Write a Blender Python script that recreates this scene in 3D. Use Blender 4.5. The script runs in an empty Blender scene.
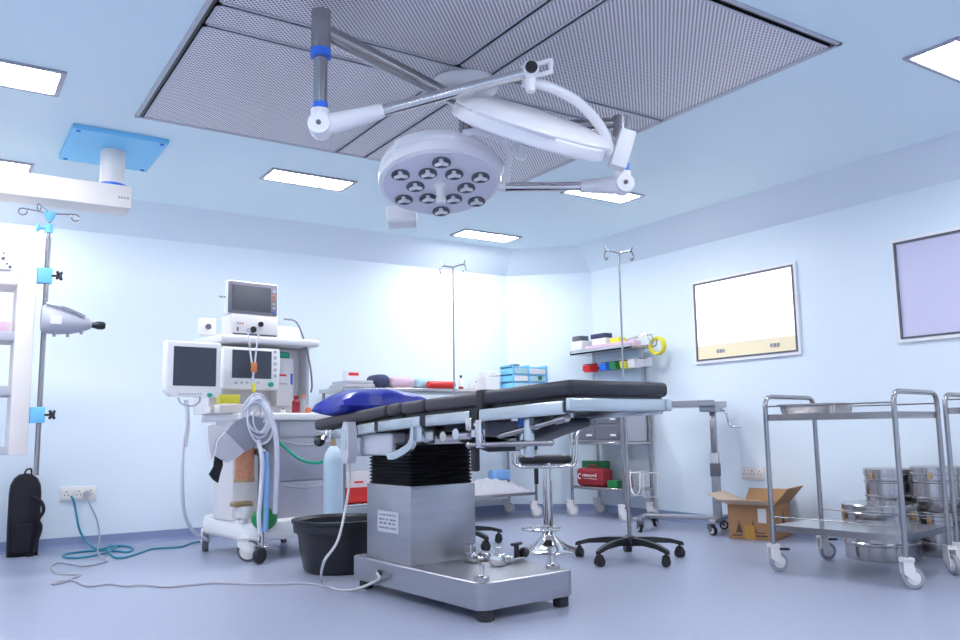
import bpy, bmesh, math, random
from math import sin, cos, pi, radians, sqrt, atan2
from mathutils import Vector as V, Matrix, Quaternion
random.seed(7)
S = bpy.context.scene
COL = S.collection

# ------------------------------------------------------------------ camera (calibrated from the room's edges)
CAM_H = 0.8
yaw, pitch, roll, FPX = .5796, .1321, .0157, 830.5
fw = V((sin(yaw)*cos(pitch), cos(yaw)*cos(pitch), sin(pitch)))
r0 = V((cos(yaw), -sin(yaw), 0)); d0 = fw.cross(r0)
rt = cos(roll)*r0 + sin(roll)*d0
dn = -sin(roll)*r0 + cos(roll)*d0
cam = bpy.data.cameras.new('camera'); co = bpy.data.objects.new('camera', cam); COL.objects.link(co)
m3 = Matrix((rt, -dn, -fw)).transposed()
co.matrix_world = Matrix.Translation((0, 0, CAM_H)) @ m3.to_4x4()
cam.sensor_width = 36; cam.lens = FPX*36/960; cam.clip_start = .02
S.camera = co
C0 = V((0, 0, CAM_H))
def ray(px, py): return rt*((px-480)/FPX) + dn*((py-320)/FPX) + fw
def at_z(px, py, z): r = ray(px, py); return C0 + r*((z-CAM_H)/r.z)
def at_x(px, py, x): r = ray(px, py); return C0 + r*(x/r.x)
def at_y(px, py, y): r = ray(px, py); return C0 + r*(y/r.y)
def at_d(px, py, d): return C0 + ray(px, py)*d
class Frame:                                   # a local floor frame: origin, rotation
    def __init__(s, o, deg): s.o = V((o[0], o[1], 0)); s.a = radians(deg); s.e = V((cos(s.a), sin(s.a), 0)); s.f = V((-sin(s.a), cos(s.a), 0))
    def onv(s, px, py, v):
        r = ray(px, py); t = (v - (C0-s.o).dot(s.f))/r.dot(s.f); P = C0 + r*t
        return (P-s.o).dot(s.e), P.z
    def onu(s, px, py, u):
        r = ray(px, py); t = (u - (C0-s.o).dot(s.e))/r.dot(s.e); P = C0 + r*t
        return (P-s.o).dot(s.f), P.z
    def onz(s, px, py, z):
        P = at_z(px, py, z); return (P-s.o).dot(s.e), (P-s.o).dot(s.f)

# ------------------------------------------------------------------ materials
def mat(name, col, rough=.5, metal=0., vary=.05, scale=12., emit=None, es=0., bump=0., coat=0., alpha=1., trans=0., stretch=None, spec=None):
    m = bpy.data.materials.new(name); m.use_nodes = True
    nt = m.node_tree; N = nt.nodes; L = nt.links
    b = N['Principled BSDF']
    b.inputs['Roughness'].default_value = rough; b.inputs['Metallic'].default_value = metal
    b.inputs['Coat Weight'].default_value = coat; b.inputs['Alpha'].default_value = alpha
    b.inputs['Transmission Weight'].default_value = trans
    if spec is not None: b.inputs['Specular IOR Level'].default_value = spec
    tc = N.new('ShaderNodeTexCoord'); mp = N.new('ShaderNodeMapping'); no = N.new('ShaderNodeTexNoise')
    L.new(tc.outputs['Object'], mp.inputs['Vector']); L.new(mp.outputs['Vector'], no.inputs['Vector'])
    if stretch: mp.inputs['Scale'].default_value = stretch
    no.inputs['Scale'].default_value = scale; no.inputs['Detail'].default_value = 3
    mx = N.new('ShaderNodeMix'); mx.data_type = 'RGBA'
    lo = [max(0, c*(1-vary)) for c in col[:3]]+[1]; hi = [min(1, c*(1+vary)) for c in col[:3]]+[1]
    mx.inputs['A'].default_value = lo; mx.inputs['B'].default_value = hi
    L.new(no.outputs['Fac'], mx.inputs['Factor']); L.new(mx.outputs['Result'], b.inputs['Base Color'])
    if emit: b.inputs['Emission Color'].default_value = (*emit, 1); b.inputs['Emission Strength'].default_value = es
    if bump:
        bp = N.new('ShaderNodeBump'); bp.inputs['Strength'].default_value = bump; bp.inputs['Distance'].default_value = .01
        L.new(no.outputs['Fac'], bp.inputs['Height']); L.new(bp.outputs['Normal'], b.inputs['Normal'])
    m['b'] = 1
    return m
M = {}
M['wall'] = mat('wall_paint', (.80, .885, .965), .55, vary=.01, scale=2)
M['ceiling'] = mat('ceiling_paint', (.80, .94, 1.), .6, vary=.01, scale=2)
M['floor'] = mat('blue_vinyl', (.355, .385, .505), .34, vary=.10, scale=55)
M['skirt'] = mat('skirting_vinyl', (.25, .30, .48), .4, vary=.1, scale=55)
M['steel'] = mat('stainless_steel', (.56, .53, .53), .2, 1., vary=.08, scale=9)
M['brushed'] = mat('brushed_steel', (.44, .43, .46), .36, 1., vary=.12, scale=3, stretch=(1, 1, 9))
M['chrome'] = mat('chrome', (.74, .71, .70), .1, 1., vary=.02)
M['tube'] = mat('tube_steel', (.42, .40, .41), .22, 1., vary=.05)
M['bluesteel'] = mat('satin_rail_steel', (.60, .64, .66), .24, .85, vary=.05)
M['white'] = mat('white_enamel', (.90, .88, .88), .35, vary=.02)
M['offwhite'] = mat('off_white_plastic', (.84, .80, .80), .4, vary=.03)
M['cream'] = mat('cream_enamel', (.88, .81, .77), .45, vary=.02)
M['lavwhite'] = mat('lamp_white', (.92, .90, .93), .3, vary=.02)
M['lampface'] = mat('lamp_face', (.82, .80, .88), .3, vary=.02)
M['grey'] = mat('grey_plastic', (.36, .36, .42), .45, vary=.04)
M['lgrey'] = mat('light_grey_plastic', (.52, .52, .58), .45, vary=.04)
M['mgrey'] = mat('drawer_grey', (.43, .42, .50), .45, vary=.03)
M['drawerdark'] = mat('dark_drawer', (.15, .15, .19), .4, vary=.03)
M['dgrey'] = mat('dark_grey_plastic', (.12, .12, .15), .45, vary=.06)
M['black'] = mat('black_plastic', (.012, .012, .016), .33, vary=.2)
M['rubber'] = mat('black_rubber', (.02, .02, .024), .6, vary=.2)
M['fabric'] = mat('black_cordura', (.012, .011, .018), .85, vary=.4, scale=120, bump=.2)
M['vinyl'] = mat('mattress_vinyl', (.045, .036, .045), .42, vary=.1, bump=.04, scale=20)
M['vinyl2'] = mat('mattress_vinyl_dark', (.018, .016, .026), .42, vary=.1, bump=.04, scale=20)
M['screen'] = mat('dark_screen', (.055, .06, .085), .18, vary=.05)
M['bezel'] = mat('monitor_bezel', (.20, .19, .24), .4, vary=.03)
M['pillow'] = mat('blue_pillow_vinyl', (.025, .04, .36), .3, vary=.1, scale=6, bump=.25)
M['blue'] = mat('blue_plastic', (.03, .16, .75), .35)
M['skyblue'] = mat('sky_blue_enamel', (.20, .60, .93), .4, vary=.02)
M['palecyl'] = mat('pale_blue_cylinder', (.60, .74, .86), .35, vary=.02)
M['palepanel'] = mat('pale_blue_panel', (.50, .62, .74), .35, vary=.03)
M['red'] = mat('red_plastic', (.72, .03, .025), .4)
M['maroon'] = mat('maroon_cloth', (.30, .015, .03), .6, vary=.1)
M['green'] = mat('green_card', (.015, .19, .06), .5)
M['greenr'] = mat('green_rubber', (.0, .22, .05), .35)
M['greenhose'] = mat('green_hose', (.02, .42, .27), .35)
M['teal'] = mat('teal_cable', (.02, .25, .36), .45)
M['cord'] = mat('white_cord', (.58, .56, .58), .45)
M['cordg'] = mat('grey_cord', (.42, .40, .46), .45)
M['yellow'] = mat('yellow_plastic', (.80, .72, .05), .4)
M['card'] = mat('cardboard', (.42, .22, .10), .8, vary=.06, scale=30)
M['cardin'] = mat('cardboard_inside', (.62, .47, .35), .8, vary=.06, scale=30)
M['ink'] = mat('dark_ink', (.10, .06, .05), .7)
M['tape'] = mat('amber_tape', (.55, .28, .05), .35)
M['paper'] = mat('white_paper', (.82, .80, .82), .7, vary=.03)
M['cloth'] = mat('white_cloth', (.74, .73, .78), .85, vary=.05, bump=.2)
M['gcloth'] = mat('grey_cloth', (.33, .34, .42), .8, vary=.08, bump=.15)
M['cuffpale'] = mat('pale_grey_cloth', (.56, .55, .62), .8, vary=.06, bump=.1)
M['pink'] = mat('pink_wrap', (.72, .50, .62), .6)
M['aqua'] = mat('aqua_wrap', (.45, .68, .76), .6)
M['navy'] = mat('navy_cloth', (.045, .05, .12), .7, vary=.3, scale=40)
M['amber'] = mat('amber_granules', (.62, .26, .14), .3, vary=.35, scale=60)
M['brass'] = mat('brass', (.55, .38, .2), .3, .8)
M['clear'] = mat('clear_plastic', (.75, .78, .85), .15, alpha=.38)
M['hose'] = mat('pale_hose', (.70, .71, .80), .3, vary=.03)
M['bluehose'] = mat('blue_hose', (.25, .47, .85), .35)
M['lav'] = mat('lavender_glass', (.66, .64, .84), .25, vary=.01)
M['orange'] = mat('orange_tag', (.75, .22, .06), .5)
M['lampon'] = mat('lamp_diffuser', (.9, .9, .9), .5, emit=(.97, .98, 1.), es=51.5)
M['viewer'] = mat('lit_viewer', (.9, .9, .9), .4, emit=(1., .99, 1.), es=1.2)
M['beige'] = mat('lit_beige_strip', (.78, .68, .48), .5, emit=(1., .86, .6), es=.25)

def perforated():
    m = bpy.data.materials.new('perforated_steel'); m.use_nodes = True
    nt = m.node_tree; N = nt.nodes; L = nt.links; b = N['Principled BSDF']
    b.inputs['Roughness'].default_value = .45; b.inputs['Metallic'].default_value = .25
    tc = N.new('ShaderNodeTexCoord'); sep = N.new('ShaderNodeSeparateXYZ'); L.new(tc.outputs['Object'], sep.inputs[0])
    def math(op, a, bb=None):
        n = N.new('ShaderNodeMath'); n.operation = op
        for i, v in enumerate((a, bb)):
            if v is None: continue
            if isinstance(v, (int, float)): n.inputs[i].default_value = v
            else: L.new(v, n.inputs[i])
        return n.outputs[0]
    p = .0165
    u = math('DIVIDE', math('ADD', sep.outputs['X'], sep.outputs['Y']), p*1.414); v = math('DIVIDE', math('SUBTRACT', sep.outputs['X'], sep.outputs['Y']), p*1.414)
    def lattice(ou, ov):
        a = math('SUBTRACT', math('FRACT', math('ADD', u, ou)), .5)
        c = math('SUBTRACT', math('FRACT', math('ADD', v, ov)), .5)
        return math('SQRT', math('ADD', math('MULTIPLY', a, a), math('MULTIPLY', c, c)))
    d = lattice(100., 100.)
    k = math('LESS_THAN', d, .31)
    mx = N.new('ShaderNodeMix'); mx.data_type = 'RGBA'
    mx.inputs['A'].default_value = (.86, .81, .86, 1); mx.inputs['B'].default_value = (.035, .035, .06, 1)
    L.new(k, mx.inputs['Factor']); L.new(mx.outputs['Result'], b.inputs['Base Color'])
    return m
M['perf'] = perforated()

# ------------------------------------------------------------------ mesh builder
def spline(pts, n=8, closed=False):
    P = [V(p) for p in pts]; out = []; k = len(P)
    rng = range(k if closed else k-1)
    for i in rng:
        a = P[(i-1) % k] if closed or i > 0 else P[0]*2-P[1]
        b = P[i]; c = P[(i+1) % k]
        d = P[(i+2) % k] if closed or i+2 < k else P[-1]*2-P[-2]
        for j in range(n):
            t = j/n
            out.append(.5*((2*b)+(c-a)*t+(2*a-5*b+4*c-d)*t*t+(3*b-a-3*c+d)*t**3))
    if not closed: out.append(P[-1])
    return out
class MB:
    def __init__(s, X=None): s.bm = bmesh.new(); s.X = X
    def _fin(s, vs):
        if s.X is not None:
            for v in vs: v.co = s.X @ v.co
        return s
    def box(s, x0, x1, y0, y1, z0, z1, bev=0., seg=2, X=None):
        r = bmesh.ops.create_cube(s.bm, size=1.); vs = r['verts']
        for v in vs: v.co = V(((x0+x1)/2+v.co.x*(x1-x0), (y0+y1)/2+v.co.y*(y1-y0), (z0+z1)/2+v.co.z*(z1-z0)))
        if bev > 0:
            es = list({e for v in vs for e in v.link_edges})
            g = bmesh.ops.bevel(s.bm, geom=es, offset=bev, segments=seg, profile=.5, affect='EDGES')
            vs = list({v for f in g['faces'] for v in f.verts} | {v for v in vs if v.is_valid})
            # every vertex of the bevelled island
            seen = set(vs); st = list(vs)
            while st:
                v = st.pop()
                for e in v.link_edges:
                    o = e.other_vert(v)
                    if o not in seen: seen.add(o); st.append(o)
            vs = list(seen)
        if X is not None:
            for v in vs: v.co = X @ v.co
        return s._fin(vs)
    def ring_loft(s, rings, cap=True, closed=False):
        R = [[s.bm.verts.new(p) for p in ring] for ring in rings]
        n = len(R[0]); k = len(R)
        for i in range(k if closed else k-1):
            a, b = R[i], R[(i+1) % k]
            for j in range(n):
                try: s.bm.faces.new((a[j], a[(j+1) % n], b[(j+1) % n], b[j]))
                except ValueError: pass
        if cap and not closed:
            s.bm.faces.new(R[0][::-1]); s.bm.faces.new(R[-1])
        return s._fin([v for r in R for v in r])
    def tube(s, pts, r, n=10, closed=False):
        P = [V(p) for p in pts]; k = len(P)
        rad = r if isinstance(r, (list, tuple)) else [r]*k
        T = []
        for i in range(k):
            a = P[(i-1) % k] if (closed or i > 0) else P[i]
            b = P[(i+1) % k] if (closed or i < k-1) else P[i]
            t = b-a; T.append(t.normalized() if t.length > 1e-9 else V((0, 0, 1)))
        up = V((0, 0, 1)) if abs(T[0].z) < .9 else V((1, 0, 0))
        nrm = T[0].cross(up).normalized(); rings = []
        for i in range(k):
            if i: nrm = T[i-1].rotation_difference(T[i]) @ nrm
            bn = T[i].cross(nrm).normalized(); nn = bn.cross(T[i]).normalized(); nrm = nn
            rings.append([P[i]+rad[i]*(cos(2*pi*j/n)*nn+sin(2*pi*j/n)*bn) for j in range(n)])
        return s.ring_loft(rings, True, closed)
    def cyl(s, a, b, r, r2=None, n=20): return s.tube([a, b], [r, r if r2 is None else r2], n)
    def lathe(s, prof, c=(0, 0, 0), n=28, Q=None, cap=True):
        c = V(c); rings = []
        for r, z in prof:
            ring = []
            for j in range(n):
                p = V((r*cos(2*pi*j/n), r*sin(2*pi*j/n), z))
                if Q is not None: p = Q @ p
                ring.append(c+p)
            rings.append(ring)
        return s.ring_loft(rings, cap)
    def ball(s, c, r, sc=(1, 1, 1), n=16):
        pr = [(max(1e-4, cos(t)*r), sin(t)*r) for t in [(-pi/2+pi*i/10) for i in range(11)]]
        c = V(c); rings = [[c+V((q*cos(2*pi*j/n)*sc[0], q*sin(2*pi*j/n)*sc[1], z*sc[2])) for j in range(n)] for q, z in pr]
        return s.ring_loft(rings)
    def torus(s, c, R, r, Q=None, n=32, m=8):
        c = V(c); pts = []
        for i in range(n):
            p = V((R*cos(2*pi*i/n), R*sin(2*pi*i/n), 0))
            pts.append(c+(Q @ p if Q is not None else p))
        return s.tube(pts, r, m, True)
    def prism(s, poly, h0, h1, ax='z'):
        def mk(p, h):
            return {'z': V((p[0], p[1], h)), 'x': V((h, p[0], p[1])), 'y': V((p[0], h, p[1]))}[ax]
        return s.ring_loft([[mk(p, h0) for p in poly], [mk(p, h1) for p in poly]])
    def build(s, name, m, parent=None, loc=None, smooth=True, rotz=0):
        bmesh.ops.recalc_face_normals(s.bm, faces=s.bm.faces[:])
        me = bpy.data.meshes.new(name); s.bm.to_mesh(me); s.bm.free()
        me.materials.append(M[m] if isinstance(m, str) else m)
        if smooth:
            me.polygons.foreach_set('use_smooth', [True]*len(me.polygons))
            me.set_sharp_from_angle(angle=radians(38))
        o = bpy.data.objects.new(name, me); COL.objects.link(o)
        if parent: o.parent = parent
        if loc is not None: o.location = loc
        if rotz: o.rotation_euler.z = rotz
        return o
def tag(o, label, cat, group=None):
    o['label'] = label; o['category'] = cat
    if group: o['group'] = group
    return o
def thing(name, label, cat, loc=(0, 0, 0), rotz=0., group=None):
    o = bpy.data.objects.new(name, None); COL.objects.link(o)
    o.location = loc; o.rotation_euler.z = rotz; o.empty_display_size = .1
    return tag(o, label, cat, group)
def struct(name, mb, m):
    o = mb.build(name, m); o['kind'] = 'structure'; return o
def copy_tree(o, parent=None):
    c = o.copy(); COL.objects.link(c)
    if parent: c.parent = parent
    for ch in list(o.children): copy_tree(ch, c)
    return c
def rrect(x0, x1, y0, y1, r, n=6):
    out = []
    for cx, cy, a in ((x1-r, y1-r, 0), (x0+r, y1-r, pi/2), (x0+r, y0+r, pi), (x1-r, y0+r, 3*pi/2)):
        for i in range(n+1):
            t = a+pi/2*i/n; out.append((cx+r*cos(t), cy+r*sin(t)))
    return out
def axisQ(z, x=None):                           # rotation taking +z to z
    z = V(z).normalized(); x = V(x) if x is not None else (V((1, 0, 0)) if abs(z.x) < .9 else V((0, 1, 0)))
    y = z.cross(x).normalized(); x = y.cross(z)
    return Matrix((x, y, z)).transposed()

# ------------------------------------------------------------------ the room
XR, YB, ZT, ZC, INS = 5.39, 6.78, 2.342, 2.56, .28
XL, YF = -2.2, -2.2
C1 = (4.763, YB); C2 = (XR, 6.20)
K1 = (4.66, YB-INS); K2 = (XR-INS, 6.05)
T = .12
struct('floor', MB().prism([(XL-T, YF-T), (XR+T, YF-T), (XR+T, YB+T), (XL-T, YB+T)], -.1, 0), 'floor')
struct('ceiling', MB().prism([(XL-T, YF-T), (XR+T, YF-T), (XR+T, YB+T), (XL-T, YB+T)], ZC, ZC+.1), 'ceiling')
struct('wall_back', MB().box(XL-T, C1[0], YB, YB+T, 0, ZC), 'wall')
struct('wall_right', MB().box(XR, XR+T, YF-T, C2[1], 0, ZC), 'wall')
struct('wall_left', MB().box(XL-T, XL, YF-T, YB+T, 0, ZC), 'wall')
struct('wall_front', MB().box(XL, XR, YF-T, YF, 0, ZC), 'wall')
struct('wall_corner', MB().prism([C1, C2, (XR+T, C2[1]), (XR+T, YB+T), (C1[0], YB+T)], 0, ZC), 'wall')
def cove(name, a, b, ia, ib):
    mb = MB(); mb.ring_loft([[V((*a, ZT)), V((*ia, ZC)), V((*a, ZC))], [V((*b, ZT)), V((*ib, ZC)), V((*b, ZC))]])
    struct(name, mb, 'wall')
cove('trim_1', (XL, YB), C1, (XL, YB-INS), K1)
cove('trim_2', C1, C2, K1, K2)
cove('trim_3', C2, (XR, YF), K2, (XR-INS, YF))
def skirt(name, a, b, n):
    a = V((*a, 0)); b = V((*b, 0)); n = V((*n, 0)).normalized()
    prof = [(.001, 0), (.035, 0), (.022, .006), (.013, .018), (.01, .035), (.01, .082), (.001, .082)]
    mb = MB(); mb.ring_loft([[p+n*q+V((0, 0, z)) for q, z in prof] for p in (a, b)])
    struct(name, mb, 'skirt')
skirt('baseboard_back', (XL, YB), C1, (0, -1))
skirt('baseboard_corner', C1, C2, (-.68, -.73))
skirt('baseboard_right', C2, (XR, YF), (-1, 0))

# laminar-flow ceiling grille
cg = thing('laminar_flow_grille', 'large square perforated grey steel air grille set in the ceiling above the table', 'ceiling grille', (2.13, 3.43, ZC))
GX, GS, GY = 1.27, .095, 1.27
X0, X1, Y0, Y1 = -.12, .075, -.19, .02
rects = [(-GX, X0, -GY, Y0), (X1, GX, -GY, Y0), (-GX, X0, Y1, GY), (X1, GX, Y1, GY),
         (-GX, GX, Y0, Y1), (X0, X1, -GY, Y0), (X0, X1, Y1, GY)]
for x0, x1, y0, y1 in rects:
    g = .007
    pp = MB().box(x0+g, x1-g, y0+g, y1-g, -.016, 0).build('perforated_panel', 'perf', cg)
    fr = MB(); w = .014
    for q in ((x0+g, x1-g, y0+g, y0+g+w), (x0+g, x1-g, y1-g-w, y1-g), (x0+g, x0+g+w, y0+g, y1-g), (x1-g-w, x1-g, y0+g, y1-g)): fr.box(*q, -.019, -.001)
    fr.build('panel_rim', 'lgrey', pp)
MB().box(-GX-.012, GX+.012, -GY-.012, GY+.012, -.008, 0).build('backing_frame', 'black', cg)
ed = MB()
for q in ((-GX-.03, GX+.03, -GY-.03, -GY-.012), (-GX-.03, GX+.03, GY+.012, GY+.03), (-GX-.03, -GX-.012, -GY-.03, GY+.03), (GX+.012, GX+.03, -GY-.03, GY+.03)): ed.box(*q, -.01, 0)
ed.build('outer_trim', 'lgrey', cg)

# ceiling lights
def ceiling_light(x, y, label, ly=.27):
    t = thing('ceiling_light', label, 'ceiling light', (x, y, ZC), 0, 'recessed ceiling lights')
    w, h, b = .31, ly/2, .026
    f = MB()
    for q in ((-w, w, -h, -h+b), (-w, w, h-b, h), (-w, -w+b, -h+b, h-b), (w-b, w, -h+b, h-b)): f.box(*q, -.012, 0, .003, 1)
    f.build('frame', 'mgrey', t)
    MB().box(-w+b, w-b, -h+b, h-b, -.006, 0).build('diffuser', 'lampon', t)
ceiling_light(2.095, 5.36, 'lit rectangular ceiling light behind the left edge of the surgical lamps')
ceiling_light(4.115, 6.16, 'lit rectangular ceiling light nearest the back corner of the room')
ceiling_light(4.125, 4.58, 'lit rectangular ceiling light partly behind the right lamp arm')
ceiling_light(.13, 4.47, 'lit rectangular ceiling light at left edge, in front of the blue plate', .34)
ceiling_light(.135, 6.06, 'lit rectangular ceiling light at left edge, above the pendant beam')
ceiling_light(4.14, 1.94, 'lit rectangular ceiling light at the top right edge of the photo')
for x, y in ((2.1, 1.2), (.1, 1.6), (2.1, -.6), (.1, -.4), (4.1, -.4), (-1.4, 4.5), (-1.4, 1.6)):
    ceiling_light(x, y, 'lit rectangular ceiling light outside the frame, behind the viewer')

# wall boards
def board(name, y1, y0, z0, z1, label, cat, lit):
    t = thing(name, label, cat, (XR, y1, z0))
    W = y1-y0; Hh = z1-z0
    X = lambda a, b, c, d, e, f: (-a, -b, -c, -d, e, f)
    def fr(mb, a, b, dep):                       # frame ring between inset a and b
        for q in ((a, W-a, a, b), (a, W-a, Hh-b, Hh-a), (a, b, b, Hh-b), (W-b, W-a, b, Hh-b)):
            mb.box(-dep, 0, -q[1], -q[0], q[2], q[3])
    f = MB(); fr(f, 0, .022, .022); f.build('frame', 'lavwhite', t)
    f = MB(); fr(f, .022, .036, .026); f.build('inner_frame', 'dgrey', t)
    if lit:
        MB().box(-.014, -.002, -W+.036, -.036, .15, Hh-.036).build('luminous_screen', 'viewer', t)
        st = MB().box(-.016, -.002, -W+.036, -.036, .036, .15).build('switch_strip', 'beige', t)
        for c in (.27, .78):
            for k in range(3):
                MB().box(-.024, -.016, -c*W-.012+k*.03-.03, -c*W+.012+k*.03-.03, .075, .105, .003, 1).build('switch', 'grey', st)
    else:
        MB().box(-.014, -.002, -W+.036, -.036, .036, Hh-.036).build('panel', 'lav', t)
board('x_ray_viewer', 4.885, 3.85, 1.325, 2.03, 'lit white x-ray viewing box with beige switch strip on the right wall', 'light box', True)
board('wall_board', 3.10, 1.95, 1.335, 2.035, 'unlit lavender framed board on the right wall, cut by the photo edge', 'wall board', False)

# sockets
def socket(name, loc, rot, W, Hh, label, n):
    t = thing(name, label, 'wall socket', loc, rot)     # local: face towards -y, x along the wall
    MB().box(0, W, -.012, 0, 0, Hh, .004, 2).build('face_plate', 'offwhite', t)
    for k in range(n):
        x = W*(k+.5)/n; s = MB().box(x-.4*W/n, x+.4*W/n, -.016, -.011, .018, Hh-.018, .003, 1).build('socket_module', 'cream', t)
        h = MB()
        for dx, dz in ((0, .018), (-.012, -.006), (.012, -.006)): h.cyl((x+dx, -.0175, Hh/2+dz), (x+dx, -.0155, Hh/2+dz), .005, n=10)
        h.build('pin_holes', 'dgrey', s)
    return t
socket('wall_socket', (.79, YB, .335), 0, .24, .105, 'white wall socket with plugged cables on back wall above coiled cord', 3)
socket('wall_socket', (XR, 4.47, .385), -pi/2, .215, .1, 'white socket plate on the right wall above the cardboard box', 3)

# ------------------------------------------------------------------ operating table
TF = Frame((1.95, 3.03), 4.5)
ot = thing('operating_table', 'black padded operating table on a shiny steel pedestal in the room centre', 'operating table', (1.95, 3.03, 0), radians(4.5))
base = MB().ring_loft([[V((x, y, z)) for x, y in rrect(d, .545-d, -.022+d, 1.09-d, .045)] for z, d in ((.048, .004), (.052, 0), (.160, 0), (.165, .004))]).build('base', 'brushed', ot)
for u, v in ((.055, .02), (.495, .025), (.06, 1.03), (.49, 1.03)):
    MB().lathe([(.03, 0), (.036, .004), (.036, .045), (.03, .05)], (u, v, 0), 20).build('foot', 'rubber', ot)
for u, v in ((.045, .03), (.475, .05)):
    MB().lathe([(.034, .165), (.034, .182), (.015, .186), (.012, .19), (.012, .235), (.008, .238)], (u, v, 0), 18).build('floor_lock', 'steel', ot)
MB().lathe([(.018, -.006), (.018, .003), (.01, .004)], (0, .80, .108), 16, axisQ((-1, 0, 0))).build('power_inlet', 'black', ot)
cu0, cv0 = .035, .567
cv1 = .985; cu1 = .425
MB().box(cu0, cu1, cv0, cv1, .163, .537, .004, 2).build('column', 'brushed', ot)
npv0, npz0 = TF.onu(399, 534, cu0); npv1, npz1 = TF.onu(378, 510, cu0)
npl = MB().box(cu0-.003, cu0, npv0, npv1, npz0, npz1).build('name_plate', 'lgrey', ot)
tx = MB()
W_ = npv1-npv0; H_ = npz1-npz0
random.seed(3)
for row, nn in ((.82, 7), (.6, 5), (.42, 4), (.2, 9)):
    for k in range(nn):
        a = npv1-.08*W_-(k+.1)*W_*.84/nn; b = a-W_*.84/nn*random.uniform(.4, .75)
        tx.box(cu0-.0042, cu0-.003, b, a, npz0+H_*row-.004, npz0+H_*row+.004)
tx.build('plate_print', 'dgrey', npl)
bl = []
nf = 12
for i in range(nf*2+1):
    z = .535+(.745-.535)*i/(nf*2); d = 0 if i % 2 else .014
    bl.append([V((x, y, z)) for x, y in rrect(cu0+.004+d, cu1-.004-d, cv0+.004+d, cv1-.004-d, .012, 3)])
MB().ring_loft(bl).build('bellows', 'black', ot, smooth=False)
def ztop(v): return .891-.037*v-.032*max(0, v-.7)/.8            # top edge of the side rail along the table
SH = Matrix.Identity(4)
def slab(u0, u1, v0, v1, d0, d1, bev=.0, seg=3):
    mb = MB(); mb.box(u0, u1, v0, v1, d0, d1, bev, seg)
    for w in mb.bm.verts: w.co.z += ztop(w.co.y)
    return mb
TW = .56
# mattress sections (v ranges from near end to far end)
secs = [(-.60, -.045, 'vinyl2'), (-.035, .395, 'vinyl'), (.405, .60, 'vinyl'), (.61, .735, 'vinyl'), (.745, 1.53, 'vinyl')]
for a, b, mm in secs:
    mb = MB(); n = 10
    bv = .022
    mb.box(-.004, TW+.004, a, b, .012, .074, bv, 4)
    if a < -.5:                               # rounded near end
        pass
    for w in mb.bm.verts: w.co.z += ztop(w.co.y)
    mb.build('mattress_section', mm, ot)
st = slab(-.009, TW+.009, -.062, -.018, .0, .079, .004, 2); st.build('strap', 'rubber', ot)
# frame plates and side rails
for a, b in ((-.585, -.05), (-.03, .6), (.62, 1.5)):
    slab(.03, TW-.03, a, b, -.022, .012).build('section_frame', 'black', ot)
for a, b in ((-.56, -.04), (.03, .37), (.42, .80), (.84, 1.28)):
    for u in (-.012, TW-.012):
        slab(u, u+.022, a, b, -.056, -.004, .006, 2).build('side_rail', 'bluesteel', ot)
for v in (-.57, .0, .395, .82):
    slab(-.004, .02, v-.022, v+.022, -.05, -.01).build('rail_joint', 'black', ot)
slab(-.01, TW+.01, -.60, -.575, -.046, .004, .006, 2).build('end_rail', 'bluesteel', ot)
slab(TW-.02, TW+.012, -.606, -.53, -.046, .004, .006, 2).build('end_bracket', 'bluesteel', ot)
slab(.0, TW, 1.36, 1.50, -.035, .006, .004, 2).build('end_bracket', 'bluesteel', ot)
# saddle and under-table mechanism
MB().box(.10, .40, .45, 1.0, .735, .82, .01, 2).build('saddle', 'steel', ot)
MB().box(.16, .40, .1, 1.3, .77, .84, .01, 2).build('under_beam', 'dgrey', ot)
MB().box(.02, .12, .72, 1.03, .68, .795, .012, 3).build('actuator_housing', 'lgrey', ot)
MB().box(.03, .11, 1.03, 1.19, .675, .79, .006, 2).build('actuator_cover', 'bluesteel', ot)
bk = spline([(.0, .47, .83), (.0, .475, .77), (.0, .51, .725), (.0, .63, .685), (.0, .70, .68)], 6)
lk = MB(); lk.ring_loft([[V((p.x-.012, p.y, p.z-.016)), V((p.x+.012, p.y, p.z-.016)), V((p.x+.012, p.y+.02, p.z+.016)), V((p.x-.012, p.y+.02, p.z+.016))] for p in bk])
lk.build('curved_link', 'bluesteel', ot)
MB().box(.0, .03, .42, .52, .75, .835, .006, 2).build('link_block', 'bluesteel', ot)
# chrome clamps, posts and bar on the near side
cl = MB()
cl.cyl((.04, .2, .785), (.4, .2, .785), .025); cl.cyl((.04, .30, .775), (.42, .34, .775), .022); cl.box(.1, .38, .16, .38, .77, .80)
cl.build('pivot_tubes', 'chrome', ot)
cl = MB(); cl.box(-.02, .012, .005, .045, .80, .855, .004, 2); cl.box(-.016, .008, -.06, -.02, .725, .845, .004, 2)
cl.build('rail_clamp', 'chrome', ot)
cl = MB(); cl.cyl((-.005, .03, .738), (-.005, -.48, .748), .011, n=14); cl.ball((-.005, .035, .738), .017); cl.ball((-.005, -.485, .748), .013)
cl.cyl((-.005, -.27, .735), (.06, -.31, .75), .018)
cl.build('support_bar', 'tube', ot)
MB().box(.0, .03, .005, .04, .625, .73, .008, 2).build('hanging_strap', 'rubber', ot)
MB().box(.02, .05, -.33, -.295, .69, .85, .006, 2).build('drop_post', 'bluesteel', ot)
MB().cyl((.10, -.2, .70), (.10, -.2, .86), .016).build('blue_capped_post', 'bluesteel', ot)
MB().cyl((.10, -.2, .80), (.10, -.2, .845), .02).build('post_cap', 'blue', ot)
X = Matrix.Translation((.16, -.315, .79)) @ Matrix.Rotation(radians(-14), 4, 'X')
MB().box(-.07, .07, -.16, .16, -.018, .018, .012, 3, X=X).build('folded_pad', 'vinyl2', ot)
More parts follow.
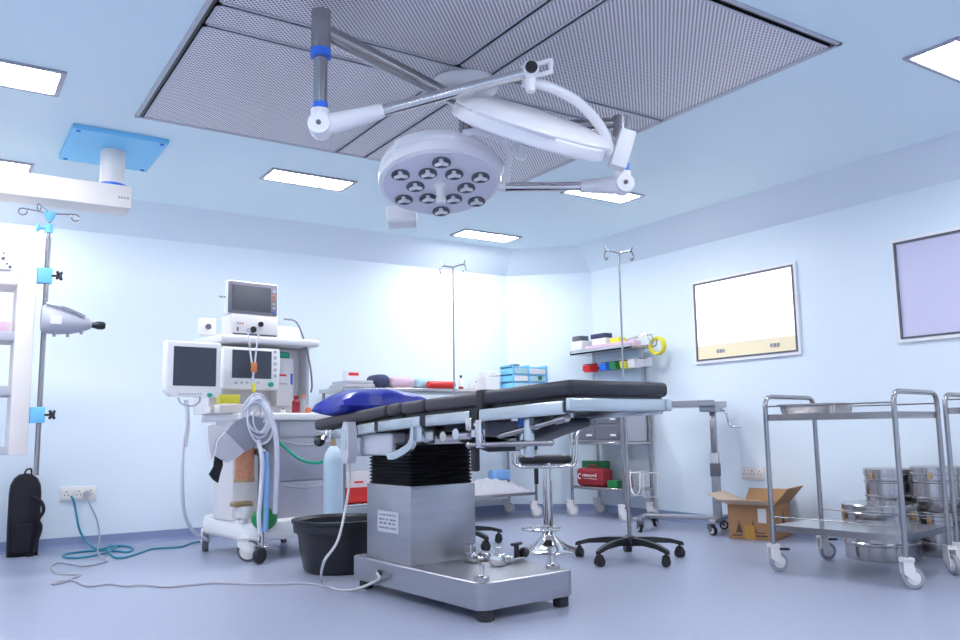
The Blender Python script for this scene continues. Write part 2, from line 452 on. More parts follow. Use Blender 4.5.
sp = MB(); sp.cyl((.05, -.1, .775), (.05, -.46, .835), .012, n=12); sp.cyl((.05, -.46, .835), (.05, -.52, .845), .018, n=12)
sp.build('gas_spring', 'steel', ot)
X = Matrix.Translation((.3, .22, .74)) @ Matrix.Rotation(radians(12), 4, 'X')
MB().box(-.15, .15, -.12, .12, -.014, .014, .006, 2, X=X).build('lower_plate', 'black', ot)
# far-end clamp and knob
fz = .79
cl = MB(); cl.cyl((-.02, 1.30, fz), (-.02, 1.46, fz), .010, n=12); cl.box(-.03, .0, 1.27, 1.30, fz-.025, fz+.025, .004, 2); cl.cyl((-.03, 1.36, fz-.03), (.0, 1.36, fz+.012), .016, n=12)
cl.build('end_clamp', 'chrome', ot)
MB().ball((-.02, 1.42, fz-.035), .032).build('clamp_knob', 'black', ot)

# pillow
def pillow(name, L_, Wd, Hh, m):
    mb = MB(); n, k = 28, 18; rows = []
    for half in (1, -1):
        pass
    top = {}
    bmv = {}
    for i in range(n+1):
        for j in range(k+1):
            a = -1+2*i/n; b = -1+2*j/k
            e = ((1-a*a)**.5 if abs(a) < 1 else 0)*((1-b*b)**.5 if abs(b) < 1 else 0)
            e = e**.75
            pin = 1-.10*(1-abs(b)**2)*abs(a)**6; pin2 = 1-.08*(1-abs(a)**2)*abs(b)**6
            wr = .006*sin(9*a+4*b)*sin(5*b+2)*e
            for sgn in (1, -1):
                bmv[(i, j, sgn)] = V((a*L_/2*pin, b*Wd/2*pin2, Hh*(.35 if sgn < 0 else .65)*e*sgn+wr*(sgn > 0)))
    vs = {}
    for (i, j, sg), p in bmv.items():
        if i in (0, n) or j in (0, k):
            if sg > 0: vs[(i, j, 1)] = vs[(i, j, -1)] = mb.bm.verts.new(p)
        else: vs[(i, j, sg)] = mb.bm.verts.new(p)
    for i in range(n):
        for j in range(k):
            for sg in (1, -1):
                q = [vs[(i, j, sg)], vs[(i+1, j, sg)], vs[(i+1, j+1, sg)], vs[(i, j+1, sg)]]
                mb.bm.faces.new(q if sg > 0 else q[::-1])
    return mb
pl = pillow('pillow', .59, .43, .165, 'pillow')
o = pl.build('pillow', 'pillow'); tag(o, 'shiny blue pillow lying on the far end of the operating table', 'pillow')
pv = 1.29
pu = TF.o + TF.e*.245 + TF.f*pv
o.location = (pu.x, pu.y, ztop(pv)+.074+.044); o.rotation_euler = (radians(-2.2), 0, radians(1))

# hand controller on the rail, with its cord
hc = thing('hand_controller', 'grey hand controller hanging on the side rail of the operating table', 'remote control', (TF.o+TF.e*-.035+TF.f*1.05+V((0, 0, -.05))), radians(4.5))
MB().prism([(-.045, .73), (-.045, .86), (-.03, .905), (.01, .905), (.03, .87), (.035, .73), (.02, .69), (-.03, .69)], -.03, .02, 'x').build('body', 'lgrey', hc)
MB().box(-.01, .04, -.025, .012, .87, .90, .004, 2).build('hook', 'steel', hc)
MB().box(-.034, -.03, -.025, .015, .76, .86, .002, 1).build('keypad', 'bluesteel', hc)
def wpts(pp): return [V(p) for p in pp]
w0 = TF.o+TF.e*-.035+TF.f*1.05+V((0, 0, -.05))
def fz_(px, py, z=.006): p = at_z(px, py, z); return p
cs = [w0+V((0, 0, .70)), w0+V((0, -.005, .6)), at_y(347, 500, w0.y-.06), at_y(338, 540, w0.y-.12), at_y(324, 562, w0.y-.2), fz_(322, 582), fz_(335, 589), fz_(352, 590, .01), at_z(370, 584, .05), at_z(379, 578.5, .095), TF.o+TF.e*-.012+TF.f*.80+V((0, 0, .108))]
inv = Matrix.Rotation(-radians(4.5), 4, 'Z') @ Matrix.Translation(-w0)
MB(inv).tube(spline(cs, 8), .007, 8).build('cord', 'cord', hc)

# loose clamps on the table base
def clamp(loc, rz, label, knob):
    t = thing('table_clamp', label, 'clamp', loc, rz, 'steel clamps on the table base')
    b = MB(); b.cyl((-.10, 0, .012), (.10, 0, .012), .009, n=12); b.cyl((-.1, .028, .012), (.09, .04, .012), .008, n=12)
    b.box(-.12, -.08, -.02, .05, .002, .045, .006, 2); b.cyl((-.10, .015, .04), (-.10, .015, .085), .007, n=10); b.cyl((-.10, -.012, .083), (-.10, .042, .083), .006, n=10)
    b.box(-.03, .0, -.018, .05, .002, .035, .006, 2)
    b.build('bracket', 'chrome', t)
    if knob:
        k = MB(); k.cyl((.07, .02, .012), (.07, .02, .075), .013, n=12); k.box(.03, .11, .008, .032, .072, .088, .007, 2); k.build('knob', 'black', t)
        MB().lathe([(.018, 0), (.026, .01), (.026, .03), (.016, .045)], (.1, .015, .03), 14, axisQ((1, -.2, .2))).build('grip', 'black', t)
def onbase(u, v, z=.165): p = TF.o+TF.e*u+TF.f*v; return (p.x, p.y, z)
clamp(onbase(*TF.onz(512, 563, .165)), radians(20), 'chrome table clamp with black knob lying on the steel table base', True)
clamp(onbase(*TF.onz(489, 560, .165)), radians(5), 'plain chrome clamp lying on the table base against the column', False)

# ------------------------------------------------------------------ IV stands
def castor_small(mb_f, mb_w, c, r=.025):
    pass
def iv_stand(c, rz, htop, label, low, hookrot):
    t = thing('iv_stand', label, 'drip stand', (*c, 0), rz, 'steel drip stands')
    hubb = MB().lathe([(.045, .085), (.05, .095), (.05, .125), (.035, .14), (.02, .145)], (0, 0, 0), 20).build('hub', 'black', t)
    for k in range(5):
        a = 2*pi*k/5; d = V((cos(a), sin(a), 0)); n = V((-sin(a), cos(a), 0))
        rings = []
        for q, w, z0, z1 in ((.03, .026, .088, .135), (.15, .024, .098, .132), (.26, .02, .092, .118), (.335, .016, .075, .098), (.35, .010, .07, .09)):
            rings.append([d*q+n*w+V((0, 0, z0)), d*q-n*w+V((0, 0, z0)), d*q-n*w*.7+V((0, 0, z1)), d*q+n*w*.7+V((0, 0, z1))])
        MB().ring_loft(rings).build('base_arm', 'black', t)
        p = d*.325; q = MB()
        ca = a+1.1+k*1.3; w = V((cos(ca), sin(ca), 0))
        for sg in (-1, 1): q.cyl(p+w*.006*sg+V((0, 0, .027)), p+w*.022*sg+V((0, 0, .027)), .027, n=18)
        q.cyl(p+V((0, 0, .03)), p+V((0, 0, .085)), .008, n=10); q.cyl(p+w*-.012+V((0, 0, .045)), p+w*.012+V((0, 0, .045)), .024, n=16)
        q.build('castor', 'rubber', t)
    MB().cyl((0, 0, .13), (0, 0, low), .0125, n=14).build('pole', 'tube', t)
    MB().cyl((0, 0, low-.02), (0, 0, htop), .0065, n=10).build('inner_pole', 'tube', t)
    MB().lathe([(.013, low-.05), (.018, low-.045), (.018, low+.01), (.01, low+.02)], (0, 0, 0), 14).build('height_collar', 'dgrey', t)
    h = MB(); d = V((cos(hookrot-rz), sin(hookrot-rz), 0))
    z = htop-.005
    for sg in (-1, 1):
        h.tube(spline([V((0, 0, z)), d*.05*sg+V((0, 0, z+.012)), d*.085*sg+V((0, 0, z+.015)), d*.1*sg+V((0, 0, z-.015)), d*.09*sg+V((0, 0, z-.045)), d*.075*sg+V((0, 0, z-.03))], 5), .005, 8)
        h.tube([d*.087*sg+V((0, 0, z+.015)), d*.094*sg+V((0, 0, z+.045))], .005, 8)
    h.build('hook_bar', 'tube', t)
    return t
iv_stand((3.625, 3.895), atan2(at_z(594, 567.5, 0).y-3.898, at_z(594, 567.5, 0).x-3.611), 1.92, 'tall drip stand on black star base standing right of the operating table', .93, radians(-20))
c2 = at_z(456, 546, 0)
iv_stand((c2.x, c2.y), atan2(at_z(499, 543, 0).y-c2.y, at_z(499, 543, 0).x-c2.x), 1.99, 'drip stand behind the operating table, its base mostly hidden by the column', .9, radians(-50))

# ------------------------------------------------------------------ stool
sc = at_z(549, 550.5, 0)
stl = thing('bar_stool', 'round based chrome stool with black seat behind the table end', 'stool', (sc.x, sc.y, 0), radians(-33))
MB().lathe([(.205, 0), (.208, .006), (.20, .012), (.16, .022), (.11, .042), (.07, .072), (.048, .10), (.04, .13), (.036, .15)], (0, 0, 0), 40).build('base', 'chrome', stl)
MB().cyl((0, 0, .14), (0, 0, .46), .032, n=20).build('column', 'chrome', stl)
MB().cyl((0, 0, .45), (0, 0, .565), .026, n=18).build('gas_lift', 'chrome', stl)
fr = MB(); fr.torus((-.05, -.02, .145), .125, .009); fr.lathe([(.034, .125), (.034, .165)], (0, 0, 0), 18); fr.build('foot_ring', 'chrome', stl)
MB().box(-.19, .155, -.16, .16, .575, .630, .022, 4).build('seat', 'black', stl)
fr = MB()
for y in (-.165, .165):
    fr.tube(spline([(-.215, y, .78), (-.22, y, .62), (-.205, y, .565), (-.1, y, .558), (.1, y, .558), (.165, y, .565), (.18, y, .63), (.19, y, .75), (.23, y, .82), (.27, y, .86)], 6), .0115, 10)
fr.tube(spline([(-.215, -.165, .78), (-.213, -.10, .80), (-.213, .10, .80), (-.215, .165, .78)], 5), .0115, 10)
fr.tube([(-.19, -.165, .572), (-.19, .165, .572)], .011, 10); fr.tube([(.19, -.165, .572), (.19, .165, .572)], .011, 10)
fr.tube([(0, -.165, .572), (0, .165, .572)], .011, 10)
fr.build('chrome_frame', 'chrome', stl)
MB().cyl((.27, -.18, .86), (.27, .18, .86), .017, n=14).build('backrest', 'black', stl)

# ------------------------------------------------------------------ black tub
tb = thing('tub', 'large black plastic tub on the floor beside the table base', 'tub', (2.045, 4.665, 0))
MB().lathe([(.19, .0), (.20, .004), (.215, .03), (.235, .12), (.245, .20), (.252, .225), (.272, .23), (.275, .275), (.285, .285), (.285, .30), (.262, .302), (.245, .285), (.235, .2), (.20, .03), (.02, .02)], (0, 0, 0), 48).build('bucket', 'black', tb)
# ------------------------------------------------------------------ castor helper (white housing, grey tyre)
def castor(parent, p, a, r=.05, house='white', tyre='grey', top=None, w=.026, name='castor'):
    p = V(p); d = V((cos(a), sin(a), 0)); n = V((-sin(a), cos(a), 0)); top = top or 2*r+.03
    c = p+V((0, 0, r))
    wh = MB(); wh.lathe([(r*.55, -w/2), (r*.93, -w/2), (r, -w*.3), (r, w*.3), (r*.93, w/2), (r*.55, w/2)], c, 24, axisQ(n))
    q = wh.build(name, tyre, parent)
    hb = MB(); hr = r*(.78 if r > .06 else .62); hb.lathe([(hr, -w/2-.003), (hr, w/2+.003)], c, 20, axisQ(n)); hb.lathe([(r*.2, -w/2-.010), (r*.2, w/2+.010)], c, 12, axisQ(n)); hb.build('wheel_hub', 'offwhite', q)
    fk = MB()
    for sg in (-1, 1):
        off = n*(w/2+.006)*sg
        prof = [(-1.0*r, top-.01), (-.1*r, top-.01), (.2*r, 1.25*r), (.16*r, .8*r), (-.16*r, .8*r), (-.95*r, 1.4*r)]
        fk.ring_loft([[p+off+n*e*sg+d*x+V((0, 0, z)) for x, z in prof] for e in (0, .006)])
    fk.ring_loft([[p+n*(w/2+.012)*sg+d*x+V((0, 0, z)) for x, z in ((-1.0*r, top-.02), (.1*r, top-.02), (.05*r, top), (-1.0*r, top))] for sg in (-1, 1)])
    fk.build('fork', house, q)
    return q

# ------------------------------------------------------------------ steel trolleys
def trolley(pts, label, hz, shelf1, shelf2, brakes):
    # pts: front-left, front-right, back-right, back-left post feet (world)
    c = sum((V((*p, 0)) for p in pts), V((0, 0, 0)))/4
    t = thing('instrument_trolley', label, 'trolley', c, 0, 'steel instrument trolleys')
    P = [V((*p, 0))-c for p in pts]; fl, fr_, br, bl_ = P
    lean = .0
    for a, b in ((fl, bl_), (fr_, br)):
        d = (b-a).normalized(); mb = MB()
        mb.tube([a+V((0, 0, .13)), a+V((0, 0, hz-.09))]+spline([a+V((0, 0, hz-.07)), a+d*.006+V((0, 0, hz-.035)), a+d*.026+V((0, 0, hz-.010)), a+d*.065+V((0, 0, hz))], 5)[1:]+spline([b-d*.065+V((0, 0, hz)), b-d*.026+V((0, 0, hz-.010)), b-d*.006+V((0, 0, hz-.035)), b+V((0, 0, hz-.07))], 5)+[b+V((0, 0, .13))], .0135, 12)
        mb.build('end_frame', 'tube', t)
    def shelf(z, th, m):
        e = [q*.985 for q in P]
        mb = MB(); mb.ring_loft([[q+V((0, 0, z)) for q in e], [q+V((0, 0, z+th)) for q in e]])
        s = mb.build('shelf', m, t)
        for a, b in ((fl, fr_), (br, bl_)): MB().cyl(a+V((0, 0, z+th+.045)), b+V((0, 0, z+th+.045)), .004, n=8).build('guard_rail', 'tube', s)
    shelf(*shelf1, 'steel'); shelf(*shelf2, 'steel')
    for k, (q, a) in enumerate(zip(P, (-.5, -.6, -2.1, -.45))):
        cs = castor(t, V((q.x, q.y, 0))+V((cos(a), sin(a), 0))*.025, a, .052, 'offwhite', 'grey', .15)
        if k in brakes:
            MB().box(.02, .085, -.012, .012, .115, .128, .004, 1, X=Matrix.Translation(q) @ Matrix.Rotation(a-.3, 4, 'Z')).build('brake_pedal', 'black', cs)
    return t, c
tr, trc = trolley([(3.95, 3.09), (4.03, 2.375), (4.60, 2.465), (4.51, 3.17)], 'steel two-shelf trolley on white castors standing at the right, seen whole', .965, (.828, .035), (.217, .035), (0, 3))
trolley([(4.75, 2.50), (4.83, 1.72), (5.33, 1.80), (5.26, 2.56)], 'steel trolley cut off by the right edge of the photo', .96, (.85, .035), (.235, .035), (0,))
# tray on the trolley
ty = at_z(812, 409, .895)
ty = thing('instrument_tray', 'shallow steel tray on the upper shelf of the whole trolley', 'tray', (4.19, 2.93, .864), radians(9))
rr = [[V((x, y, z)) for x, y in rrect(-a, a, -b, b, .04)] for a, b, z in ((.12, .16, 0), (.13, .17, .048), (.142, .182, .05), (.142, .182, .055), (.128, .168, .055), (.118, .158, .006))]
MB().ring_loft(rr).build('tray_body', 'steel', ty)
MB().box(-.03, .03, -.20, -.178, .048, .054, .002, 1).build('tray_handle', 'steel', ty)

# ------------------------------------------------------------------ steel drums
def drum(c, r, h, label, z=0, grp='steel sterilising drums'):
    t = thing('sterilising_drum', label, 'steel drum', (c[0], c[1], z), random.uniform(0, 1), grp)
    b = .012
    MB().lathe([(r*.98, 0), (r, .004), (r, h*.25), (r+.006, h*.27), (r+.006, h*.30), (r, h*.32), (r, h*.62), (r+.006, h*.64), (r+.006, h*.67), (r, h*.69), (r, h*.82), (.01, h*.82)], (0, 0, 0), 40).build('drum_body', 'steel', t)
    MB().lathe([(r+.004, h*.80), (r+.009, h*.81), (r+.009, h*.84), (r+.006, h*.85), (r+.006, h*.965), (r, h*.985), (r*.6, h), (.001, h)], (0, 0, 0), 40).build('lid', 'steel', t)
    for k in range(3):
        a = 2*pi*k/3+.4; d = V((cos(a), sin(a), 0))
        MB().box(-.012, .012, r, r+.02, h*.72, h*.88, .003, 1, X=Matrix.Rotation(a-pi/2, 4, 'Z')).build('clasp', 'brass', t)
    return t
drum((4.85, 3.0), .21, .33, 'widest steel drum, standing low behind the whole trolley')
drum((5.215, 3.15), .143, .27, 'lower drum of the left stack behind the widest steel drum')
drum((5.215, 3.15), .143, .25, 'upper drum of the left stack behind the widest steel drum', .27)
drum((5.215, 2.83), .145, .27, 'lower drum of the right stack, between trolley posts')
drum((5.215, 2.83), .145, .27, 'upper drum of the right stack, between trolley posts', .27)

# ------------------------------------------------------------------ cardboard box
bo = at_z(729, 535, 0)*.972; bp = at_z(775, 538, 0)*.972
bw = (bp-bo).length; ba = atan2(bp.y-bo.y, bp.x-bo.x)
bx = thing('cardboard_box', 'open brown cardboard box on the floor by the right wall', 'cardboard box', (bo.x, bo.y, 0), ba)
BD, BH = .36, .245
mb = MB()
for q in ((0, bw, 0, .006), (0, bw, BD-.006, BD), (0, .006, 0, BD), (bw-.006, bw, 0, BD)): mb.box(*q, 0, BH)
mb.box(0, bw, 0, BD, 0, .006); body = mb.build('box_body', 'card', bx)
def flap(a, b, vec, L_, m):
    a, b = V(a), V(b); v = V(vec).normalized()*L_; n = (b-a).cross(v).normalized()*.005
    mb = MB(); s = (b-a)*.02
    mb.ring_loft([[a, b, b+v-s, a+v+s], [a+n, b+n, b+v-s+n, a+v+s+n]]); mb.build('flap', m, bx)
flap((0, 0, BH), (bw, 0, BH), (-.15, -1, .28), .17, 'cardin')
flap((0, BD, BH), (0, 0, BH), (-1, .0, .42), .17, 'cardin')
flap((bw, 0, BH), (bw, BD, BH), (.8, -.2, .85), .17, 'card')
flap((bw, BD, BH), (0, BD, BH), (0, .7, .7), .12, 'card')
pr = MB().box(bw*.66, bw*.84, -.0015, 0, .12, .22); pr.build('paper_label', 'paper', bx)
ik = MB()
for x0, z0 in ((.24*bw, .045), (.55*bw, .05)):
    ik.ring_loft([[V((x0-.025, y, z0)), V((x0+.025, y, z0)), V((x0+.006, y, z0+.06)), V((x0, y, z0+.09)), V((x0-.006, y, z0+.06))] for y in (-.0012, 0)])
ik.box(.08*bw, .3*bw, -.0012, 0, .02, .032); ik.box(.6*bw, .85*bw, -.0012, 0, .022, .034); ik.box(.6*bw, .8*bw, -.0012, 0, .045, .053)
ik.ring_loft([[V((x, .16, .09)), V((x, .20, .07)), V((x, .24, .09)), V((x, .215, .15)), V((x, .20, .19)), V((x, .185, .15))] for x in (bw, bw+.0012)])
ik.box(bw, bw+.0012, .16, .24, .045, .06); ik.box(bw, bw+.0012, .05, .10, .15, .165)
ik.build('printed_marks', 'ink', bx)
MB().box(bw*.36, bw*.58, -.0022, 0, 0, .10).build('tape', 'tape', bx)

# ------------------------------------------------------------------ crank table by the right wall
K = .94
cf, cg2, cm = (V((4.886, 5.169, 0))*K, V((5.315, 5.398, 0))*K, V((5.195, 4.627, 0))*K)
ax = (cm-cf).normalized(); LX = (cm-cf).length; ay = V((-ax.y, ax.x, 0)); ang = atan2(ax.y, ax.x)
ct = thing('crank_table', 'steel over-bed table with crank handle by the right wall', 'table', cf, ang)
WY = .44
for x, y, a in ((.03, .0, 2.2), (LX, 0, -.6), (LX, WY-.03, .2), (.03, WY, 1.5)):
    castor(ct, (x, y, 0), a, .036, 'dgrey', 'black', .085, .024)
fr = MB(); fr.box(.0, LX+.02, WY*.5-.03, WY*.5+.03, .088, .125, .006, 2); fr.box(-.02, .05, -.03, WY+.03, .085, .115, .006, 2); fr.box(LX-.03, LX+.03, -.03, WY, .085, .115, .006, 2)
fr.build('floor_frame', 'brushed', ct)
MB().box(LX-.035, LX+.025, WY*.5-.03, WY*.5+.03, .115, .60, .004, 2).build('outer_post', 'brushed', ct)
MB().box(LX-.028, LX+.018, WY*.5-.022, WY*.5+.022, .60, .93, .004, 2).build('inner_post', 'tube', ct)
MB().box(LX-.04, LX+.03, WY*.5-.034, WY*.5+.034, .42, .52, .004, 2).build('post_band', 'dgrey', ct)
tp = MB(); tp.box(-.06, LX+.06, -.02, WY+.02, .955, .985, .004, 2); tp.box(-.06, LX+.06, -.02, -.005, .985, 1.0); tp.box(-.06, LX+.06, WY+.005, WY+.02, .985, 1.0)
tp.box(LX-.07, LX+.05, .05, WY-.05, .915, .956, .004, 2); tp.build('table_top', 'brushed', ct)
cr = MB(); cr.tube(spline([(LX+.03, WY*.5, .93), (LX+.085, WY*.5, .925), (LX+.10, WY*.5, .90), (LX+.115, WY*.5, .83), (LX+.135, WY*.5, .80), (LX+.20, WY*.5, .795)], 6), .009, 10)
cr.build('crank_handle', 'chrome', ct)

# ------------------------------------------------------------------ back instrument table
bt = thing('instrument_table', 'long steel instrument table on castors along the back wall', 'table', (2.74, 6.22, 0))
BL, BW, BZ = 1.98, .5, 1.13
MB().box(0, BL, 0, BW, BZ, BZ+.035, .005, 2).build('table_top', 'steel', bt)
MB().box(.02, BL-.05, .02, BW-.02, .205, .23, .004, 2).build('lower_shelf', 'steel', bt)
for x in (.03, BL-.04):
    for y in (.03, BW-.03):
        MB().cyl((x, y, .12), (x, y, BZ), .013, n=12).build('leg', 'tube', bt)
        castor(bt, (x, y, 0), -.4 if y < .1 else -.5, .055, 'offwhite', 'lgrey', .15)
MB().box(BL-.055, BL-.02, .012, .04, .30, .52, .006, 2).build('leg_strap', 'black', bt)
rl = MB()
for y in (.02, BW-.02): rl.cyl((.03, y, .98), (BL-.04, y, .98), .008, n=8)
rl.build('stretcher', 'tube', bt)
TZ = BZ+.035
def on_top(px, y=6.45, py=386): p = at_y(px, py, y); return p.x
def tagged(mb, name, m, label, cat, grp=None, loc=None, rotz=0): return tag(mb.build(name, m, None, loc, True, rotz), label, cat, grp)
x0 = on_top(336); x1 = on_top(366)
g = MB(); g.box(x0, x1, 6.27, 6.6, TZ, TZ+.03, .006, 2); g.box(x0+.02, x1-.01, 6.28, 6.59, TZ+.031, TZ+.06, .006, 2)
tagged(g, 'tray_stack', 'lgrey', 'flat grey trays at the left end of the back instrument table', 'tray')
x0 = on_top(345); x1 = on_top(357)
t = thing('carton', 'small white carton with red print on the flat grey trays', 'carton', ((x0+x1)/2, 6.45, TZ+.061))
MB().box(-.06, .06, -.05, .05, 0, .09, .003, 1).build('box', 'paper', t); MB().box(-.045, .045, -.052, -.05, .045, .07).build('red_print', 'red', t)
def bundle(px0, px1, h, m, label, cat, y=6.42, name='wrapped_bundle', d=.22):
    a = on_top(px0, y); b = on_top(px1, y); mb = MB()
    mb.box(a, b, y-d/2, y+d/2, TZ+.001, TZ+h, min(h*.42, .05), 4)
    return tagged(mb, name, m, label, cat)
bundle(370, 385.5, .115, 'navy', 'dark navy rolled cloth bundle on the back instrument table', 'bundle', 6.37)
bundle(385.5, 410, .10, 'pink', 'pale pink wrapped bundle beside the navy roll on the back table', 'bundle', 6.4)
bundle(410.5, 430, .10, 'aqua', 'pale aqua wrapped pack beside the pink bundle', 'pack', 6.42)
bundle(427, 455, .065, 'red', 'flat red box on the back table left of the drip stand pole', 'box', 6.265, 'flat_box', .07)
def bottle(px, y, h, r, m, capm, label, grp=None, base=None):
    x = on_top(px, y); t = thing('bottle', label, 'bottle', (x, y, TZ), 0, grp)
    MB().lathe([(r*.95, .001), (r, .005), (r, h*.62), (r*.45, h*.75), (r*.4, h*.82)], (0, 0, 0), 16).build('body', m, t)
    MB().lathe([(r*.5, h*.81), (r*.5, h), (.001, h)], (0, 0, 0), 14).build('cap', capm, t)
    if base: MB().lathe([(r*1.02, 0), (r*1.02, h*.18)], (0, 0, 0), 16).build('base_band', base, t)
bottle(461, 6.3, .125, .022, 'white', 'black', 'white bottle with black cap and dark base right of the drip pole', None, 'maroon')
bottle(470, 6.34, .085, .016, 'offwhite', 'white', 'small pale bottle between the black capped bottle and white boxes', 'small pale bottles on the back table')
bottle(476, 6.38, .085, .018, 'offwhite', 'lgrey', 'small pale bottle with grey cap next to the white boxes', 'small pale bottles on the back table')
def wbox(px0, px1, y, h, label, z=0, d=.16):
    a = on_top(px0, y); b = on_top(px1, y); mb = MB(); mb.box(a, b, y-d/2, y+d/2, TZ+z+.001, TZ+z+h, .005, 1)
    tagged(mb, 'carton', 'paper', label, 'carton')
wbox(481, 495, 6.5, .13, 'left low white carton beside small bottles on the back table')
wbox(496, 506.5, 6.59, .17, 'taller white carton beside the blue drawer rack')
wbox(484, 493, 6.5, .05, 'small white carton lying on top of the left low carton', .131)
x0 = on_top(508.5, 6.35); x1 = on_top(543, 6.35); rw = x1-x0
rk = thing('drawer_rack', 'blue rack of small white drawers at right end of back table', 'drawer rack', (x0, 6.28, TZ))
f = MB(); RH = .235
for x in (0, rw*.44, rw*.97): f.box(x, x+.018, 0, .2, 0.0, RH)
for k in range(4): f.box(0, rw*.97, .006, .2, k*RH/3.4, k*RH/3.4+.012)
f.build('rack_frame', 'skyblue', rk)
for k in range(3):
    for c in range(2):
        xa = (.02 if c == 0 else rw*.44+.02); xb = (rw*.44-.004 if c == 0 else rw*.95)
        dr = MB().box(xa, xb, -.004, .18, k*RH/3.4+.014, (k+1)*RH/3.4-.004, .003, 1).build('drawer', 'white' if (k+c) % 2 else 'aqua', rk)
MB().box(rw*.72, rw*.82, -.014, -.004, .10, .135, .003, 1).build('green_clip', 'green', rk)
MB().box(rw*.10, rw*.30, .05, .1, RH-.005, RH+.012, .004, 1).build('dark_clip', 'dgrey', rk)
# lower shelf
t = thing('cloth_heap', 'crumpled white cloth heap on the right of the lower shelf', 'cloth', (4.29, 6.45, .2315))
mb = MB(); n = 22
gv = [[mb.bm.verts.new(V((-.36+.70*i/n, -.17+.34*j/n, max(.004, (.11*(1-(2*i/n-1)**2)*(1-(2*j/n-1)**2)**.5 if 0 < j < n else 0) + .022*sin(i*1.7+j*.9)*cos(j*1.3-i*.6)+.012)))) for j in range(n+1)] for i in range(n+1)]
for i in range(n):
    for j in range(n): mb.bm.faces.new((gv[i][j], gv[i+1][j], gv[i+1][j+1], gv[i][j+1]))
low = [mb.bm.verts.new(V((v.co.x, v.co.y, 0))) for v in (gv[0]+[gv[i][n] for i in range(1, n+1)]+gv[n][:n][::-1]+[gv[i][0] for i in range(n-1, 0, -1)])]
edge = gv[0]+[gv[i][n] for i in range(1, n+1)]+gv[n][:n][::-1]+[gv[i][0] for i in range(n-1, 0, -1)]
for i in range(len(edge)): mb.bm.faces.new((edge[i], edge[(i+1) % len(edge)], low[(i+1) % len(edge)], low[i]))
mb.bm.faces.new(low); mb.build('cloth', 'cloth', t)
pa = at_y(498, 480, 6.40); t = MB(); t.box(-.09, .11, -.06, .06, 0, .10, .03, 3)
tagged(t, 'pouch', 'bluehose', 'pale blue pouch lying on the crumpled white cloth heap', 'pouch', None, (pa.x+.05, 6.47, .335))
ra, rb = at_y(337, 495, 6.40).x, at_y(369, 495, 6.40).x
t = thing('crate', 'red plastic crate on the lower shelf behind the controller cord', 'crate', (ra, 6.28, .231))
mb = MB(); w = rb-ra
for q in ((0, w, 0, .008), (0, w, .22, .228), (0, .008, 0, .228), (w-.008, w, 0, .228)): mb.box(*q, 0, .125)
mb.box(0, w, 0, .228, 0, .008); mb.build('crate_body', 'red', t)
mb = MB()
for q in ((-.006, w+.006, -.008, .0), (-.006, w+.006, .228, .236), (-.008, 0, 0, .228), (w, w+.008, 0, .228)): mb.box(*q, .115, .127)
mb.build('crate_rim', 'red', t)
t = thing('carton', 'white carton with red print standing up in the red crate', 'carton', (ra+w*.58, 6.32, .24))
MB().box(-.085, .085, 0, .12, 0, .24, .003, 1).build('box', 'paper', t); MB().box(-.05, .03, -.0015, 0, .15, .165).build('red_print', 'red', t)

# ------------------------------------------------------------------ crash cart (faces -x)
CX, CY0, CD, CL = 5.0, 5.42, .33, .70
cc = thing('supply_cart', 'steel supply cart with grey drawers and bin rail by the corner', 'cart', (CX, CY0, 0))
for x, y in ((0, 0), (0, CL), (CD, 0), (CD, CL)):
    MB().cyl((x, y, .12), (x, y, 1.0), .014, n=12).build('post', 'tube', cc)
    castor(cc, (x, y, 0), -.5 if y else -.7, .055, 'offwhite', 'lgrey', .15)
for x, y in ((CD-.03, .02), (CD-.03, CL-.02)):
    MB().box(x-.012, x+.012, y-.012, y+.012, .98, 1.50).build('upright', 'brushed', cc)
MB().box(-.01, CD+.01, -.01, CL+.01, .655, .68, .004, 1).build('middle_shelf', 'steel', cc)
MB().box(-.01, CD+.01, -.01, CL+.01, .255, .28, .004, 1).build('lower_shelf', 'steel', cc)
MB().box(-.01, CD+.01, -.01, CL+.01, .985, 1.01, .004, 1).build('cart_top', 'steel', cc)
cab = MB().box(.012, CD-.01, .02, CL-.02, .682, .984, .003, 1).build('cabinet', 'lgrey', cc)
for r_ in range(2):
    for c_ in range(2):
        y0 = .035+c_*(CL-.06)/2; y1 = y0+(CL-.06)/2-.012; z0 = .70+r_*.14; z1 = z0+.125
        d = MB().box(-.006, .013, y0, y1, z0, z1, .004, 1).build('drawer', 'drawerdark', cc)
        MB().box(-.018, -.006, y0+.03, y0+.10, z0+.03, z0+.05, .003, 1).build('drawer_handle', 'white', d)
MB().box(CD-.035, CD-.025, .03, CL-.02, 1.03, 1.50).build('back_panel', 'palepanel', cc)
# upper tray slightly tipped up at the wall side
tz = 1.50
mb = MB(); mb.box(.08, CD+.0, -.07, CL+.07, tz, tz+.012); mb.box(.08, .088, -.07, CL+.07, tz, tz+.04); mb.box(CD-.008, CD, -.07, CL+.07, tz, tz+.04); mb.box(.08, CD, CL+.062, CL+.07, tz, tz+.04)
mb.build('upper_tray', 'steel', cc)
mb = MB(); mb.box(.215, .23, .0, CL+.05, 1.355, 1.38); mb.box(.215, CD-.02, .0, .012, 1.355, 1.38); mb.box(.215, CD-.02, CL-.03, CL-.018, 1.355, 1.38); mb.build('bin_rail', 'black', cc)
wf = MB()
for y in (-.03, -.22): wf.tube([(.02, y, .42), (.02, y, .08+.14), (.18, y, .22), (.18, y, .42)], .004, 6)
wf.tube([(.02, -.03, .42), (.02, -.22, .42), (.18, -.22, .42), (.18, -.03, .42)], .004, 6, True)
wf.tube(spline([(.02, -.06, .42), (.02, -.07, .28), (.02, -.12, .235), (.02, -.17, .28), (.02, -.18, .42)], 5), .006, 8)
wf.build('wire_holder', 'white', cc)
